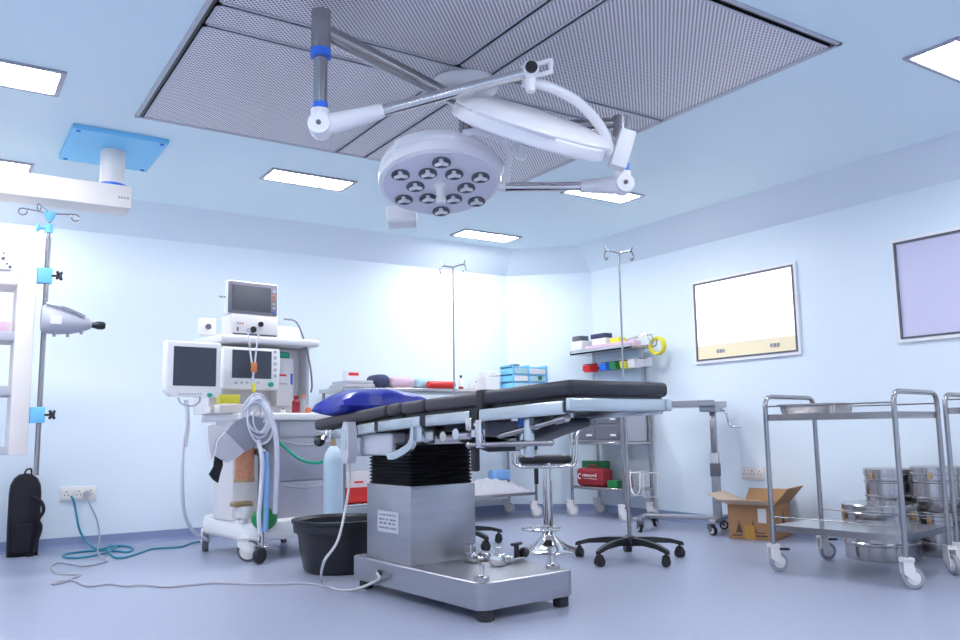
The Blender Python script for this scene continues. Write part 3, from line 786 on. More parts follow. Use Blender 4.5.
def cart_bin(y, w, m, label):
    t = thing('storage_bin', label, 'storage bin', (CX+.125, CY0+y, 1.33), 0, 'small bins on the cart rail')
    mb = MB(); w2 = w/2
    mb.ring_loft([[V((x, yy, z)) for x, z in ((0, .0), (.088, 0), (.088, .085), (0.01, .06), (-.015, .062))] for yy in (-w2, w2)])
    mb.build('bin_body', m, t)
    MB().box(-.013, .080, -w2+.006, w2-.006, .055, .062, X=Matrix.Translation((0, 0, .012))).build('bin_contents', 'dgrey' if m != 'paper' else 'paper', t)
bz = [(587, .10, 'red', 'small red bin at the left end of the cart rail'), (603, .085, 'blue', 'small blue bin between red and green bins on cart rail'), (613, .085, 'green', 'small green bin beside the blue bin on cart rail'), (623, .06, 'yellow', 'small yellow bin beside the green bin on cart rail'), (632, .085, 'paper', 'white bin next to the yellow bin on cart rail'), (641.5, .09, 'lgrey', 'pale grey bin at the right end of the cart rail')]
for px, w, m, lb in bz: cart_bin(at_x(px, 366, CX+.125).y-CY0, w, m, lb)
# things on the upper tray
ZU = CX
def ty_(px): return at_x(px, 340, CX+.17).y
def topbox(px0, px1, h, m, label, cat, name, z=0, x0=.11, x1=.24):
    a, b = ty_(px0), ty_(px1); mb = MB(); mb.box(CX+x0, CX+x1, b, a, tz+.013+z, tz+.013+z+h, .006, 2)
    return tagged(mb, name, m, label, cat)
topbox(575.5, 586.5, .12, 'paper', 'tall white carton at the left end of the cart top tray', 'carton', 'carton')
topbox(576, 584, .05, 'dgrey', 'dark grey pack lying on the tall white carton', 'pack', 'pack', .121, .12, .23)
topbox(589, 603, .13, 'paper', 'white pack below the black pouch on the cart tray', 'pack', 'pack', 0, .20, .31)
topbox(588, 602, .045, 'navy', 'black pouch on top of a white pack on the cart tray', 'pouch', 'pouch', .131, .20, .30)
topbox(591, 640, .055, 'pink', 'long pale pink wrapped pack along front of the cart tray', 'pack', 'wrapped_pack', 0, .095, .185)
topbox(607, 617, .115, 'yellow', 'pale yellow pack behind the long pink pack on the cart', 'pack', 'pack', 0, .20, .29)
mb = MB(); a, b = ty_(622), ty_(648)
mb.tube([(CX+.22, a, tz+.09), (CX+.22, (a+b)/2, tz+.115), (CX+.22, b, tz+.11)], .007, 8); mb.tube([(CX+.19, a, tz+.05), (CX+.19, b+.05, tz+.12), (CX+.19, b, tz+.06)], .006, 8); mb.tube([(CX+.19, a, tz+.02), (CX+.19, a, tz+.05)], .006, 8); mb.tube([(CX+.19, b, tz+.02), (CX+.19, b, tz+.06)], .006, 8); mb.tube([(CX+.22, a, tz+.02), (CX+.22, a, tz+.09)], .006, 8); mb.tube([(CX+.22, b, tz+.02), (CX+.22, b, tz+.11)], .006, 8)
tagged(mb, 'wire_frame', 'chrome', 'chrome wire frame on the right end of the cart tray', 'instrument')
yc = at_x(657, 346, CX+.25)
MB().tube(spline([(.25, -.07, tz+.006), (.25, yc.y-CY0+.02, tz+.01), (.25, yc.y-CY0, yc.z+.052), (.25, yc.y-CY0-.03, yc.z+.06)], 5), .006, 8).build('side_hook', 'tube', cc)
mb = MB()
for k in range(4): mb.torus((yc.x-.012+.011*k, yc.y, yc.z+.003*(k % 2)), .068+.004*(k % 2), .011, axisQ((1, .15, 0)), 28, 8)
tagged(mb, 'coiled_hose', 'yellow', 'coil of yellow tubing hanging at the right end of the cart tray', 'tubing')
# things on the lower cart shelf
ry0, ry1 = at_x(606.5, 478, CX+.08).y, at_x(573, 478, CX+.08).y
ry1 = min(ry1, CY0+CL-.022)
rc = thing('first_aid_case', 'dark red soft case with white lettering on the cart lower shelf', 'case', (CX+.03, ry0, .281))
RW = ry1-ry0
MB().box(0, .14, 0, RW, 0, .16, .035, 4).build('case_body', 'maroon', rc)
lt = MB()
def stroke(pts, r=.0035): lt.tube([V((-.0015, RW*(1-a), z)) for a, z in pts], r, 6)
stroke([(.16+.055*cos(t), .085+.022*sin(t)) for t in [radians(50+20*i) for i in range(14)]], .005)
x = .26
for k in range(6):
    stroke([(x+.09*j/6+k*.085, .083+.02*abs(sin(pi*j/6+k*.7))) for j in range(7)], .0032)
stroke([(.3, .07), (.8, .066)], .002)
stroke([(.78, .085), (.78, .118)], .003)
lt.build('lettering', 'paper', rc)
MB().tube(spline([(.05, RW*.3, .158), (.05, RW*.4, .185), (.05, RW*.6, .185), (.05, RW*.7, .158)], 5), .006, 8).build('handle', 'maroon', rc)
ga, gb = at_x(606, 465, CX+.22).y, at_x(585, 465, CX+.22).y
mb = MB(); mb.box(CX+.18, CX+.27, ga, gb, .281, .50, .003, 1)
tagged(mb, 'carton', 'green', 'green carton standing behind the dark red case', 'carton')
ga, gb = at_x(620, 484, CX+.12).y, at_x(609, 484, CX+.12).y
mb = MB(); mb.box(CX+.08, CX+.22, max(ga, CY0+.02), gb-.02, .281, .34, .003, 1)
tagged(mb, 'carton', 'green', 'low green carton right of the dark red case', 'carton')
jp = at_x(640, 480, CX+.1)
t = thing('jar', 'small jar with dark red contents standing at the cart end', 'jar', (CX+.10, CY0+.06, .281))
MB().lathe([(.04, .0), (.045, .01), (.045, .10), (.038, .11)], (0, 0, 0), 20).build('jar_body', 'maroon', t)
MB().lathe([(.046, .11), (.046, .15), (.001, .152)], (0, 0, 0), 20).build('lid', 'pink', t)

# ------------------------------------------------------------------ anaesthesia machine
AF = Frame((1.70, 5.30), 8)
am = thing('anaesthesia_machine', 'white and grey anaesthesia machine with drawers and screens near the back wall', 'medical machine', (1.70, 5.30, 0), radians(8))
def apx(px, py, v): return AF.onv(px, py, v)
bs = rrect(-.01, .66, -.02, .76, .10, 8)
MB().ring_loft([[V((.325+(x-.325)*k, .37+(y-.37)*k, z)) for x, y in bs] for z, k in ((.12, .95), (.135, .99), (.15, 1), (.21, 1), (.235, .985), (.245, .95))]).build('base', 'white', am)
for u, v, a in ((.02, .04, -.46), (.02, .70, -2.0), (.62, .08, 0), (.62, .70, 1.)):
    castor(am, (u, v, 0), a, .07, 'white', 'dgrey', .15, .04)
DV = .10
uL, _ = apx(279, 470, DV); uR, _ = apx(331, 470, DV)
zw = apx(300, 413, DV)[1]
MB().box(uL-.04, uR, DV, .64, .24, zw-.05, .008, 2).build('cabinet', 'lgrey', am)
zd = [apx(305, 517, DV)[1], apx(305, 480, DV)[1], apx(305, 437.5, DV)[1]]
for k in range(2):
    d = MB().box(uL-.01, uR-.004, DV-.016, DV+.01, zd[k]+.004, zd[k+1]-.004, .006, 2).build('drawer', 'mgrey', am)
    sm = [(uL+.02+(uR-uL-.04)*i/10, zd[k+1]-.022-.028*sin(pi*i/10)) for i in range(11)]
    MB().tube([V((x, DV-.018, z)) for x, z in sm], .006, 8).build('drawer_handle', 'lgrey', d)
d = MB().box(uL-.01, uR-.004, DV-.014, DV+.01, zd[2]+.006, zw-.055, .006, 2).build('drawer', 'lgrey', am)
MB().box(-.06, uR+.015, .06, .66, zw-.05, zw, .012, 3).build('worktop', 'white', am)
# upper cabinet
UV = .33
uA = apx(221, 340, UV-.16)[0]; uB, zS = apx(320, 345.5, UV-.16); zS = (zS+apx(222, 343, UV-.16)[1])/2
MB().box(uA+.015, uB-.03, UV+.05, .64, zw, zS, .01, 2).build('rear_cabinet', 'offwhite', am)
MB().box(uB-.05, uB-.02, UV-.05, .64, zw, zS, .008, 2).build('side_panel', 'lgrey', am)
MB().box(uA, uB, UV-.16, .66, zS, zS+.05, .014, 3).build('top_shelf', 'white', am)
MB().box(apx(279, 330, UV+.1)[0]-.2, uB+.0, UV+.12, .64, zS+.05, zS+.17, .02, 3).build('rear_hump', 'white', am)
MB().box(uA, uB-.03, UV-.02, .3+.1, zw+.0, zw+.05, .006, 1).build('tray_rail', 'offwhite', am)
# built-in ventilator screen
q0 = apx(224, 346, UV-.16); q1 = apx(280, 390, UV-.16)
vs = MB().box(q0[0], q1[0], UV-.16, UV+.02, q1[1], q0[1], .014, 3).build('ventilator_display', 'white', am)
a0 = apx(232.5, 349.5, UV-.16); a1 = apx(271, 379, UV-.16)
MB().box(a0[0], a1[0], UV-.164, UV-.158, a1[1], a0[1]).build('screen', 'screen', vs)
kb = apx(270.5, 384.5, UV-.16); MB().lathe([(.018, 0), (.016, .018), (.001, .019)], (kb[0], UV-.16, kb[1]), 16, axisQ((0, -1, 0))).build('knob', 'greenhose', vs)
bt_ = MB()
for k in range(5): x = apx(236+5.5*k, 382.5, UV-.16); bt_.box(x[0]-.010, x[0]+.010, UV-.163, UV-.159, x[1]-.008, x[1]+.006)
for k in range(5): x = apx(275, 352+6*k, UV-.16); bt_.box(x[0]-.010, x[0]+.010, UV-.163, UV-.159, x[1]-.010, x[1]+.010)
bt_.build('button_rows', 'lgrey', vs)
# left screen on its arm
LV = .02
q = [apx(167, 339, LV), apx(222, 344, LV), apx(221, 397, LV), apx(165, 393, LV)]
lm = MB(); cx0 = (q[0][0]+q[3][0])/2; cx1 = (q[1][0]+q[2][0])/2; cz0 = (q[2][1]+q[3][1])/2; cz1 = (q[0][1]+q[1][1])/2
lm.box(cx0, cx1, LV, LV+.07, cz0+.02, cz1, .014, 3); lm.prism([(cx0+.0, cz0+.05), (cx0+.01, cz0+.012), (cx0+.04, cz0-.01), (cx1-.03, cz0-.01), (cx1, cz0+.012), (cx1, cz0+.05)], LV-.012, LV+.06, 'y')
lmo = lm.build('side_display', 'white', am)
a0 = apx(174, 346, LV); a1 = apx(215.5, 386.5, LV)
MB().box(a0[0], a1[0], LV-.004, LV+.002, a1[1], a0[1]).build('screen', 'screen', lmo)
kb = apx(209, 395, LV-.01); MB().lathe([(.015, 0), (.013, .018), (.001, .019)], (kb[0], LV-.012, kb[1]), 16, axisQ((0, -1, 0))).build('knob', 'greenhose', lmo)
bt_ = MB()
for k in range(8): x = apx(180+3*k, 394, LV-.012); bt_.box(x[0]-.006, x[0]+.006, LV-.0145, LV-.0115, x[1]-.004, x[1]+.004)
bt_.build('button_rows', 'lgrey', lmo)
ar = MB(); ar.tube(spline([((cx0+cx1)/2, LV+.07, (cz0+cz1)/2), ((cx0+cx1)/2+.05, .2, (cz0+cz1)/2), (uA+.05, UV+.1, (cz0+cz1)/2)], 6), .025, 10); ar.build('display_arm', 'white', am)
# absorber, bellows column and hoses on the left
MB().box(-.02, .16, .20, .5, .24, zw-.04, .01, 2).build('side_column', 'offwhite', am)
q0 = apx(234, 452, .08); q1 = apx(251, 483, .08)
def canister(px, w, pyt, pyb, v, m, name):
    a = apx(px, pyt, v); b = apx(px, pyb, v); r = w
    MB().lathe([(r*.9, b[1]), (r, b[1]+.01), (r, a[1]-.01), (r*.9, a[1])], (a[0], v, 0), 22).build(name, m, am); return a, b
a, b = canister(245, .060, 444, 480, .08, 'amber', 'absorber_canister')
MB().lathe([(.066, b[1]-.012), (.066, b[1]+.006)], (a[0], .08, 0), 22).build('canister_base', 'brass', am)
MB().lathe([(.064, a[1]-.004), (.064, a[1]+.03)], (a[0], .08, 0), 22).build('canister_head', 'dgrey', am)
MB().box(a[0]-.02, a[0]+.02, .08, .22, a[1]+.0, a[1]+.03).build('canister_bracket', 'dgrey', am)
a, b = canister(243, .05, 506, 518, .06, 'offwhite', 'water_trap')
MB().box(a[0]-.075, a[0]+.05, .02, .10, a[1]-.002, a[1]+.03, .006, 2).build('brass_manifold', 'brass', am)
MB().cyl((a[0], .06, .24), (a[0], .06, a[1]), .03, n=16).build('trap_stem', 'offwhite', am)
a = apx(261, 452, .02)
mf = MB(); mf.lathe([(.03, -.02), (.035, 0), (.03, .02)], (a[0], .02, a[1]), 18, axisQ((0, -1, 0))); mf.cyl((a[0], .02, a[1]), (a[0], .2, a[1]), .02); mf.build('pressure_gauge', 'dgrey', am)
MB().cyl((a[0], -.004, a[1]), (a[0], -.006, a[1]), .024, n=18).build('gauge_dial', 'paper', am)
# green bellows ball / breathing bag
gb = apx(266, 519, -.05)
MB().ball((gb[0], .0-.03, gb[1]), .085, (1., .75, .85), 20).build('breathing_bag', 'greenr', am)
# chrome floor valve
vb = apx(262, 545, -.10)
v_ = MB(); v_.cyl((vb[0], -.1, .05), (vb[0], -.1, .20), .016, n=12); v_.torus((vb[0], -.1, .14), .026, .008, axisQ((.3, -1, 0)), 18, 6); v_.cyl((vb[0]-.05, -.1, .1), (vb[0]+.05, -.1, .105), .013, n=12); v_.build('drain_valve', 'chrome', am)
MB().lathe([(.045, -.018), (.052, -.01), (.052, .01), (.045, .018)], (vb[0]-.02, -.11, .053), 22, axisQ((.4, -1, 0))).build('valve_wheel', 'black', am)
# wall-side socket box behind the machine and the hose clips
wb = apx(207, 327, .5); MB().box(wb[0]-.06, wb[0]+.06, .48, .52, wb[1]-.06, wb[1]+.06, .01, 2).build('gas_outlet', 'white', am); MB().cyl((wb[0], .478, wb[1]), (wb[0], .47, wb[1]), .02, n=14).build('outlet_port', 'dgrey', am)
MB().box(wb[0]+.04, uA+.1, .5, .53, wb[1]-.03, wb[1]+.0, .004, 1).build('outlet_bracket', 'offwhite', am)

def to_w(u, v, z): return AF.o+AF.e*u+AF.f*v+V((0, 0, z))
def apw(px, py, v): u, z = apx(px, py, v); return to_w(u, v, z)
# module and monitor standing on the shelf
m0 = apx(231.5, 316, UV-.12); m1 = apx(278, 335, UV-.12)
mo = thing('monitor_module', 'white parameter module box under the top monitor', 'module', to_w(m0[0], UV-.12, zS+.051), radians(8))
mw = m1[0]-m0[0]; mh = apx(255, 315.5, UV-.12)[1]-zS-.051
MB().box(0, mw, 0, .16, 0, mh, .006, 2).build('case', 'offwhite', mo)
MB().box(.012, mw-.012, -.003, .002, 0.004, .016).build('dark_slot', 'dgrey', mo)
for k in range(3): MB().box(.04+.018*k, .048+.018*k, -.004, 0, .075, .09).build('indicator', 'orange' if k == 2 else 'grey', mo)
MB().box(.04, .05, -.004, 0, .03, .055).build('indicator', 'dgrey', mo)
for x, z, r in ((.155, .045, .022), (.21, .085, .018), (.12, .04, .014)):
    MB().cyl((x, -.012, z), (x, .0, z), r, n=16).build('connector', 'black' if r > .016 else 'lgrey', mo)
n0 = apx(229.5, 277.5, UV-.10); n1 = apx(277, 313, UV-.10)
pm = thing('patient_monitor', 'dark framed patient monitor on top of the anaesthesia machine', 'monitor', to_w(n0[0], UV-.10, zS+.0515+mh), radians(8))
pw = n1[0]-n0[0]; ph = .222
MB().box(-.008, pw+.008, .0, .06, .0, ph+.012, .014, 3).build('housing', 'white', pm)
bz_ = MB().box(-.006, pw-.002, -.008, .01, .008, ph+.004, .008, 2).build('bezel', 'bezel', pm)
MB().box(.022, pw-.052, -.010, -.006, .030, ph-.022).build('screen', 'screen', bz_)
for k, mm in enumerate(('blue', 'lgrey', 'lgrey', 'orange', 'orange', 'lgrey')):
    MB().box(pw-.038, pw-.018, -.0105, -.007, .025+.029*k, .041+.029*k, .002, 1).build('button', mm, bz_)
MB().box(-.05, -.006, .03, .05, ph*.5, ph*.5+.012, .003, 1).build('side_lug', 'steel', pm)
# carton and green roll on the machine ledge
c0 = apx(277, 391, UV-.06); c1 = apx(294, 358.5, UV-.06)
t = thing('carton', 'white carton with purple mark on the machine beside the built-in screen', 'carton', to_w(c0[0], UV-.06, zw+.051), radians(8))
ch = c1[1]-zw-.051; cw = c1[0]-c0[0]
MB().box(0, cw, 0, .10, 0, ch, .004, 1).build('box', 'paper', t)
MB().box(cw*.8, cw*.93, -.0015, 0, ch*.45, ch*.68).build('purple_mark', 'blue', t)
MB().box(cw*.1, cw*.55, -.0015, 0, ch*.62, ch*.66).build('red_line', 'red', t)
MB().box(cw*.12, cw*.6, -.0015, 0, ch*.45, ch*.48).build('grey_line', 'lgrey', t)
gr = MB(); gr.cyl((.01, .05, ch+.024), (cw-.02, .05, ch+.024), .022, n=16)
tagged(gr, 'tape_roll', 'greenhose', 'green roll lying on the white carton with purple mark', 'roll', None, to_w(c0[0], UV-.06, zw+.051), radians(8))
# vials on the worktop
def vial(px, v, h, r, bm_, cm, label, nm='vial'):
    u, _ = apx(px, 412, v); t = thing(nm, label, 'bottle', to_w(u, v, zw+.0005))
    MB().lathe([(r, 0), (r, h*.65), (r*.5, h*.78), (r*.5, h*.85)], (0, 0, 0), 14).build('body', bm_, t)
    MB().lathe([(r*.6, h*.83), (r*.6, h), (.001, h)], (0, 0, 0), 12).build('cap', cm, t)
vial(296, .16, .12, .028, 'maroon', 'maroon', 'dark red capped bottle on the machine worktop')
vial(303, .20, .13, .02, 'clear', 'orange', 'clear vial with orange cap right of the dark red bottle')
vial(308, .14, .05, .02, 'orange', 'white', 'short orange vial near the right end of the worktop')
vial(283, .12, .03, .016, 'white', 'black', 'tiny black capped vial at front of the machine worktop')
# yellow box and jars at left of worktop
u, _ = apx(228, 415, .12)
yb = MB(); yb.box(-.08, .05, -.05, .05, 0, .06, .006, 2)
tagged(yb, 'carton', 'yellow', 'yellow box on the left end of the machine worktop', 'carton', None, to_w(apx(230, 415, .2)[0], .2, zw+.0605))
j = MB(); j.box(-.09, .07, -.06, .06, 0, .06, .01, 2); tagged(j, 'carton', 'cream', 'cream box under the yellow box on the machine worktop', 'carton', None, to_w(apx(230, 415, .2)[0], .2, zw+.0005))
# coiled clear tubing bundle in a bag, grey drape, hoses
cb = apw(258, 415, -.03)
tbm = MB(); random.seed(11)
for k in range(9):
    rx = random.uniform(.06, .125); 
    Q = axisQ((random.uniform(-.35, .35), -1, random.uniform(-.3, .3)))
    cc_ = cb+V((random.uniform(-.03, .03), random.uniform(-.03, .02), random.uniform(-.05, .03)))
    pts = [cc_+Q @ V((rx*.8*cos(2*pi*i/28), rx*1.25*sin(2*pi*i/28), 0)) for i in range(28)]
    tbm.tube(pts, .0065, 7, True)
top = apw(257, 397, -.03)
tbm.cyl(top+V((0, 0, .0)), top+V((.0, 0, -.05)), .02, n=12)
tagged(tbm, 'tubing_bundle', 'hose', 'loops of pale tubing hanging on the left front of the anaesthesia machine', 'tubing')
bgm = MB(); bgm.ball(apw(262, 425, .03), .085, (1., .5, 1.25), 18)
tagged(bgm, 'plastic_bag', 'clear', 'clear plastic bag behind the loops of pale tubing', 'bag')
# breathing hoses hanging to the floor valve
def hose(pts, r, m, label, name='breathing_hose', cat='hose', grp=None, n=10):
    return tagged(MB().tube(spline(pts, 8), r, n), name, m, label, cat, grp)
hose([apw(262, 400, -.05), apw(268, 412, -.08), apw(275, 432, -.09), apw(277, 460, -.09), apw(276, 490, -.09), apw(275, 514, -.09)], .017, 'hose', 'right hanging pale breathing hose in front of the grey drawers')
hose([apw(258, 440, -.07), apw(262, 460, -.10), apw(261, 490, -.10), apw(259, 515, -.11), apw(260, 534, -.12)], .014, 'hose', 'left hanging pale breathing hose beside the blue hose')
hose([apw(266, 452, -.07), apw(267, 480, -.095), apw(266, 510, -.10), apw(265, 532, -.115)], .017, 'bluehose', 'light blue hose hanging between two pale breathing hoses')
hose([apw(277, 440, -.05), apw(288, 450, -.08), apw(300, 459, -.1), apw(314, 463, -.1), apw(325, 460, -.08), apw(329, 448, .0)], .011, 'greenhose', 'green gas hose looping across the grey drawers', 'gas_hose')
hose([apw(186, 400, .03), apw(187, 420, .03), apw(183, 445, .03), apw(182, 480, .05), apw(185, 515, .2), apw(195, 533, .45), apw(207, 540, .6)], .012, 'hose', 'long pale tube hanging under the left screen to the floor', 'tube')
hose([apw(178, 398, .03), apw(182, 404, .0), apw(192, 406, .0), apw(199, 402, .02), apw(200, 397, .03)], .005, 'cordg', 'short grey cable looped under the left screen', 'cable', 'cable')
hose([apw(188, 404, .02), apw(189, 425, .02), apw(186, 447, .02)], .006, 'cord', 'thin short lead hanging below the left screen', 'cable', 'cable')
hose([apw(284, 319, UV-.03), apw(296, 322, UV-.1), apw(304, 340, UV-.13), apw(310, 365, UV-.1), apw(312, 385, UV-.06), apw(311, 392, UV)], .0065, 'bezel', 'thick grey cable draped over right end of the machine shelf', 'cable', 'cable')
hose([apw(248, 333, UV-.19), apw(250, 350, UV-.21), apw(253, 372, UV-.22), apw(254, 388, UV-.22), apw(256, 400, UV-.2)], .006, 'hose', 'left thin lead crossing the built-in screen', 'cable', 'cable')
hose([apw(259, 332, UV-.19), apw(256, 352, UV-.21), apw(254, 372, UV-.21), apw(252, 382, UV-.21), apw(255, 396, UV-.2)], .006, 'hose', 'right thin lead crossing the built-in screen', 'cable', 'cable')
og = apw(254, 367, UV-.225)
mb = MB(); mb.box(-.02, .02, -.006, .006, -.035, .03, .005, 2); tagged(mb, 'tag', 'orange', 'orange tag on the thin leads over the built-in screen', 'tag', None, og)
yg = apw(254, 388, UV-.225)
mb = MB(); mb.box(-.012, .012, -.006, .006, -.03, .03, .004, 2); tagged(mb, 'clip', 'yellow', 'yellow clip holding the thin leads below the screen', 'clip', None, yg)
# grey drape / cuff with black strap
def cut(pts, v0, v1, th):                       # a cloth piece: outline in the machine's frame, v runs from left to right edge
    xs = [p[0] for p in pts]; lo, hi = min(xs), max(xs); fr_, bk = [], []
    for x, y in pts:
        X_, Y_ = 195+x/5.82, 390+y/5.82
        v = v0+(v1-v0)*(x-lo)/(hi-lo); p = apw(X_, Y_, v); fr_.append(p); bk.append(p+AF.f*th)
    return MB().ring_loft([fr_, bk])
dp = thing('pressure_cuff', 'grey blood pressure cuff with black strap draped over the left of the machine', 'cuff', (0, 0, 0))
cut([(175, 248), (205, 215), (240, 178), (330, 150), (395, 165), (445, 235), (400, 300), (330, 335), (285, 362)], -.06, -.03, .03).build('cuff_cloth', 'gcloth', dp)
cut([(118, 382), (130, 300), (178, 244), (235, 300), (290, 358), (235, 400), (190, 422), (155, 405)], -.075, -.07, .02).build('cuff_flap', 'cuffpale', dp)
cut([(118, 380), (162, 408), (163, 440), (150, 480), (135, 542), (105, 520), (83, 490), (110, 445)], -.06, -.055, .014).build('strap_end', 'black', dp)
mb = cut([(75, 210), (100, 200), (135, 208), (180, 232), (128, 298), (114, 380), (98, 402), (85, 350), (78, 280)], -.03, -.03, .05); tagged(mb, 'folded_cloth', 'cloth', 'white folded cloth hanging left of the grey cuff', 'cloth')

# pale blue gas cylinder
gp = at_y(333, 500, 5.2)
gc = thing('gas_cylinder', 'pale blue gas cylinder standing between machine and operating table', 'gas cylinder', (gp.x, 5.2, 0))
gt = at_y(333, 446, 5.2).z
MB().lathe([(.05, 0), (.062, .008), (.064, .02), (.064, gt-.10), (.055, gt-.05), (.035, gt-.015), (.02, gt)], (0, 0, 0), 28).build('cylinder_body', 'palecyl', gc)
MB().cyl((0, 0, gt), (0, 0, gt+.05), .016, n=14).build('valve', 'brass', gc)

# ------------------------------------------------------------------ ceiling pendant
PY = 5.33
pd = thing('ceiling_pendant', 'cream ceiling pendant arm and shelf frame under a blue ceiling plate', 'ceiling pendant', (.82, PY, ZC))
def L(p): return V(p)-V((.82, PY, ZC))
MB().box(-.265, .26, -.31, .325, -.03, 0, .004, 1).build('ceiling_plate', 'skyblue', pd)
for x, y in ((-.23, -.28), (.225, -.28), (-.23, .29), (.225, .29)): MB().cyl((x, y, -.036), (x, y, -.03), .012, n=12).build('plate_bolt', 'blue', pd)
MB().cyl((0, 0, -.03), (0, 0, -.245), .07, n=28).build('column', 'cream', pd)
MB().lathe([(.074, -.275), (.085, -.27), (.085, -.245), (.074, -.24)], (0, 0, 0), 28).build('collar', 'blue', pd)
be = at_y(127, 200, PY-.09)
bzt = at_y(100, 188, PY-.09).z
bm_ = MB().box(-1.9, .10, -.10, .10, bzt-.105-ZC, -.262, .006, 2).build('beam', 'cream', pd)
mk = MB()
for k in range(4): mk.box(.025+.016*k, .035+.016*k, -.1012, -.1, bzt-.05-ZC, bzt-.038-ZC)
mk.build('maker_mark', 'grey', bm_)
# shelf frame
FY0 = PY-.05
xr = at_y(33, 350, FY0).x; xi = at_y(14, 350, FY0).x
zt_ = at_y(33, 245, FY0).z; zb_ = at_y(28, 455, FY0).z; zi = at_y(15, 285, FY0).z
f = MB()
f.box(xi, xr, FY0, FY0+.30, zb_, zt_, .006, 2); f.box(xr-1.1, xi+.001, FY0, FY0+.30, zi, zt_, .006, 2); f.box(xr-1.1, xr-.98, FY0, FY0+.30, zb_, zi+.001, .006, 2)
f.X = None
for v in f.bm.verts: v.co = v.co-V((.82, PY, ZC))
f.build('shelf_frame', 'cream', pd)
mb = MB(); mb.cyl(L((xr-.62, PY+.1, zt_)), L((xr-.62, PY+.1, bzt-.1)), .06, n=24); mb.build('drop_column', 'cream', pd)
for py0, py1 in ((331, 340), (386, 395.5), (447, 455)):
    z1 = at_y(8, py0, FY0).z; z0 = at_y(8, py1, FY0).z; s = MB(); s.box(xr-.99, xi+.01, FY0+.01, FY0+.29, z0, z1, .006, 2)
    for v in s.bm.verts: v.co = v.co-V((.82, PY, ZC))
    s.build('shelf', 'lgrey', pd)
sx0 = at_y(-9, 250, FY0).x; sx1 = at_y(11.5, 250, FY0).x; sz1 = at_y(5, 248, FY0).z; sz0 = at_y(5, 270, FY0).z
s = MB(); s.box(sx0, sx1, FY0-.012, FY0, sz0, sz1, .005, 2)
for v in s.bm.verts: v.co = v.co-V((.82, PY, ZC))
so = s.build('socket_plate', 'white', pd)
h = MB(); hx = at_y(3.2, 258, FY0).x
for dx, dz, r in ((0, 0, .010), (-.02, -.028, .006), (.02, -.028, .006), (.035, -.045, .008), (0, .03, .006)): h.cyl(L((hx+dx, FY0-.0135, (sz0+sz1)/2+dz)), L((hx+dx, FY0-.011, (sz0+sz1)/2+dz)), r, n=12)
h.build('socket_holes', 'dgrey', so)
bxm = MB(); z1 = at_y(8, 331, FY0).z; bxm.box(xi-.14, xi-.02, FY0+.06, FY0+.2, z1+.0005, z1+.06, .006, 2)
tagged(bxm, 'device_box', 'pink', 'small pale box on the upper shelf of the pendant frame', 'box')

# drip pole clamped to the pendant
pp = at_y(43, 345, PY-.0)
ip = thing('drip_pole', 'steel drip pole with blue clamps hanging beside the pendant frame', 'drip pole', (.494, PY, 0))
pz0, pz1 = at_y(40, 475, PY).z, at_y(46, 212, PY).z
MB().cyl((0, 0, pz0), (0, 0, at_y(45, 237, PY).z), .0145, n=14).build('pole', 'tube', ip)
MB().cyl((0, 0, pz0+.9), (0, 0, pz1), .009, n=12).build('inner_pole', 'tube', ip)
hz = at_y(46, 212, PY).z
MB().lathe([(.012, hz-.055), (.022, hz-.04), (.03, hz-.015), (.03, hz), (.012, hz+.006)], (0, 0, 0), 18).build('hook_hub', 'skyblue', ip)
h = MB()
for k, a in enumerate((.2, 1.5, 3.0, 4.2)):
    d = V((cos(a), sin(a), 0))
    h.tube([d*.02+V((0, 0, hz-.005)), d*.14+V((0, 0, hz+.012))]+[d*(.14+.022*sin(radians(t)))+V((0, 0, hz-.008+.02*cos(radians(t)))) for t in range(20, 300, 25)], .004, 6)
h.build('hook_arms', 'tube', ip)
cz = at_y(45, 228, PY).z
c_ = MB(); c_.cyl((0, 0, cz-.025), (0, 0, cz+.025), .022, n=16); c_.cyl((0, 0, cz), (-.055, 0, cz), .010, n=10); c_.lathe([(.022, -.008), (.026, 0), (.022, .008)], (-.058, 0, cz), 14, axisQ((1, 0, 0))); c_.build('height_lock', 'skyblue', ip)
for py in (276, 415):
    zc_ = at_y(44, py, PY).z
    MB().box(xr-.494+.002, .028, -.03, .03, zc_-.045, zc_+.045, .006, 2).build('clamp', 'skyblue', ip)
    k = MB(); kd = V((.75, -.66, 0)); kn = V((.66, .75, 0)); kc = V((.026, -.024, zc_))+kd*.045
    k.cyl(V((.02, -.02, zc_)), kc, .007, n=10); k.cyl(kc-kd*.008, kc+kd*.01, .012, n=12)
    for j in range(4):
        a = pi/4+pi/2*j; k.tube([kc, kc+kn*.030*cos(a)+V((0, 0, .030*sin(a)))], [.010, .008], 8)
    k.build('star_knob', 'black', ip)
# grey device on the pole
dx0 = at_y(41, 320, PY-.03); dx1 = at_y(84, 325, PY-.03)
dv = thing('medical_device', 'grey streamlined device with black handle clamped on the drip pole', 'medical device', (.494, PY-.03, at_y(60, 320, PY-.03).z))
rings = []
for x, a, b in ((-.02, .055, .07), (0, .07, .085), (.06, .075, .085), (.13, .068, .075), (.19, .055, .055), (.23, .04, .035), (.245, .025, .022)):
    rings.append([V((x, a*cos(2*pi*i/18), b*sin(2*pi*i/18)*(1 if sin(2*pi*i/18) > 0 else .95)-.07*x)) for i in range(18)])
MB().ring_loft(rings).build('housing', 'lgrey', dv)
MB().tube(spline([(.0, -.05, .085), (.1, -.062, .06), (.2, -.05, .02)], 6), .010, 8).build('trim_strip', 'bluesteel', dv)
hd = MB(); hd.lathe([(.014, 0), (.018, .02), (.024, .04), (.024, .065), (.016, .08)], (.24, 0, -.02), 16, axisQ((1, -.1, -.02))); hd.build('handle', 'black', dv)
ft = MB()
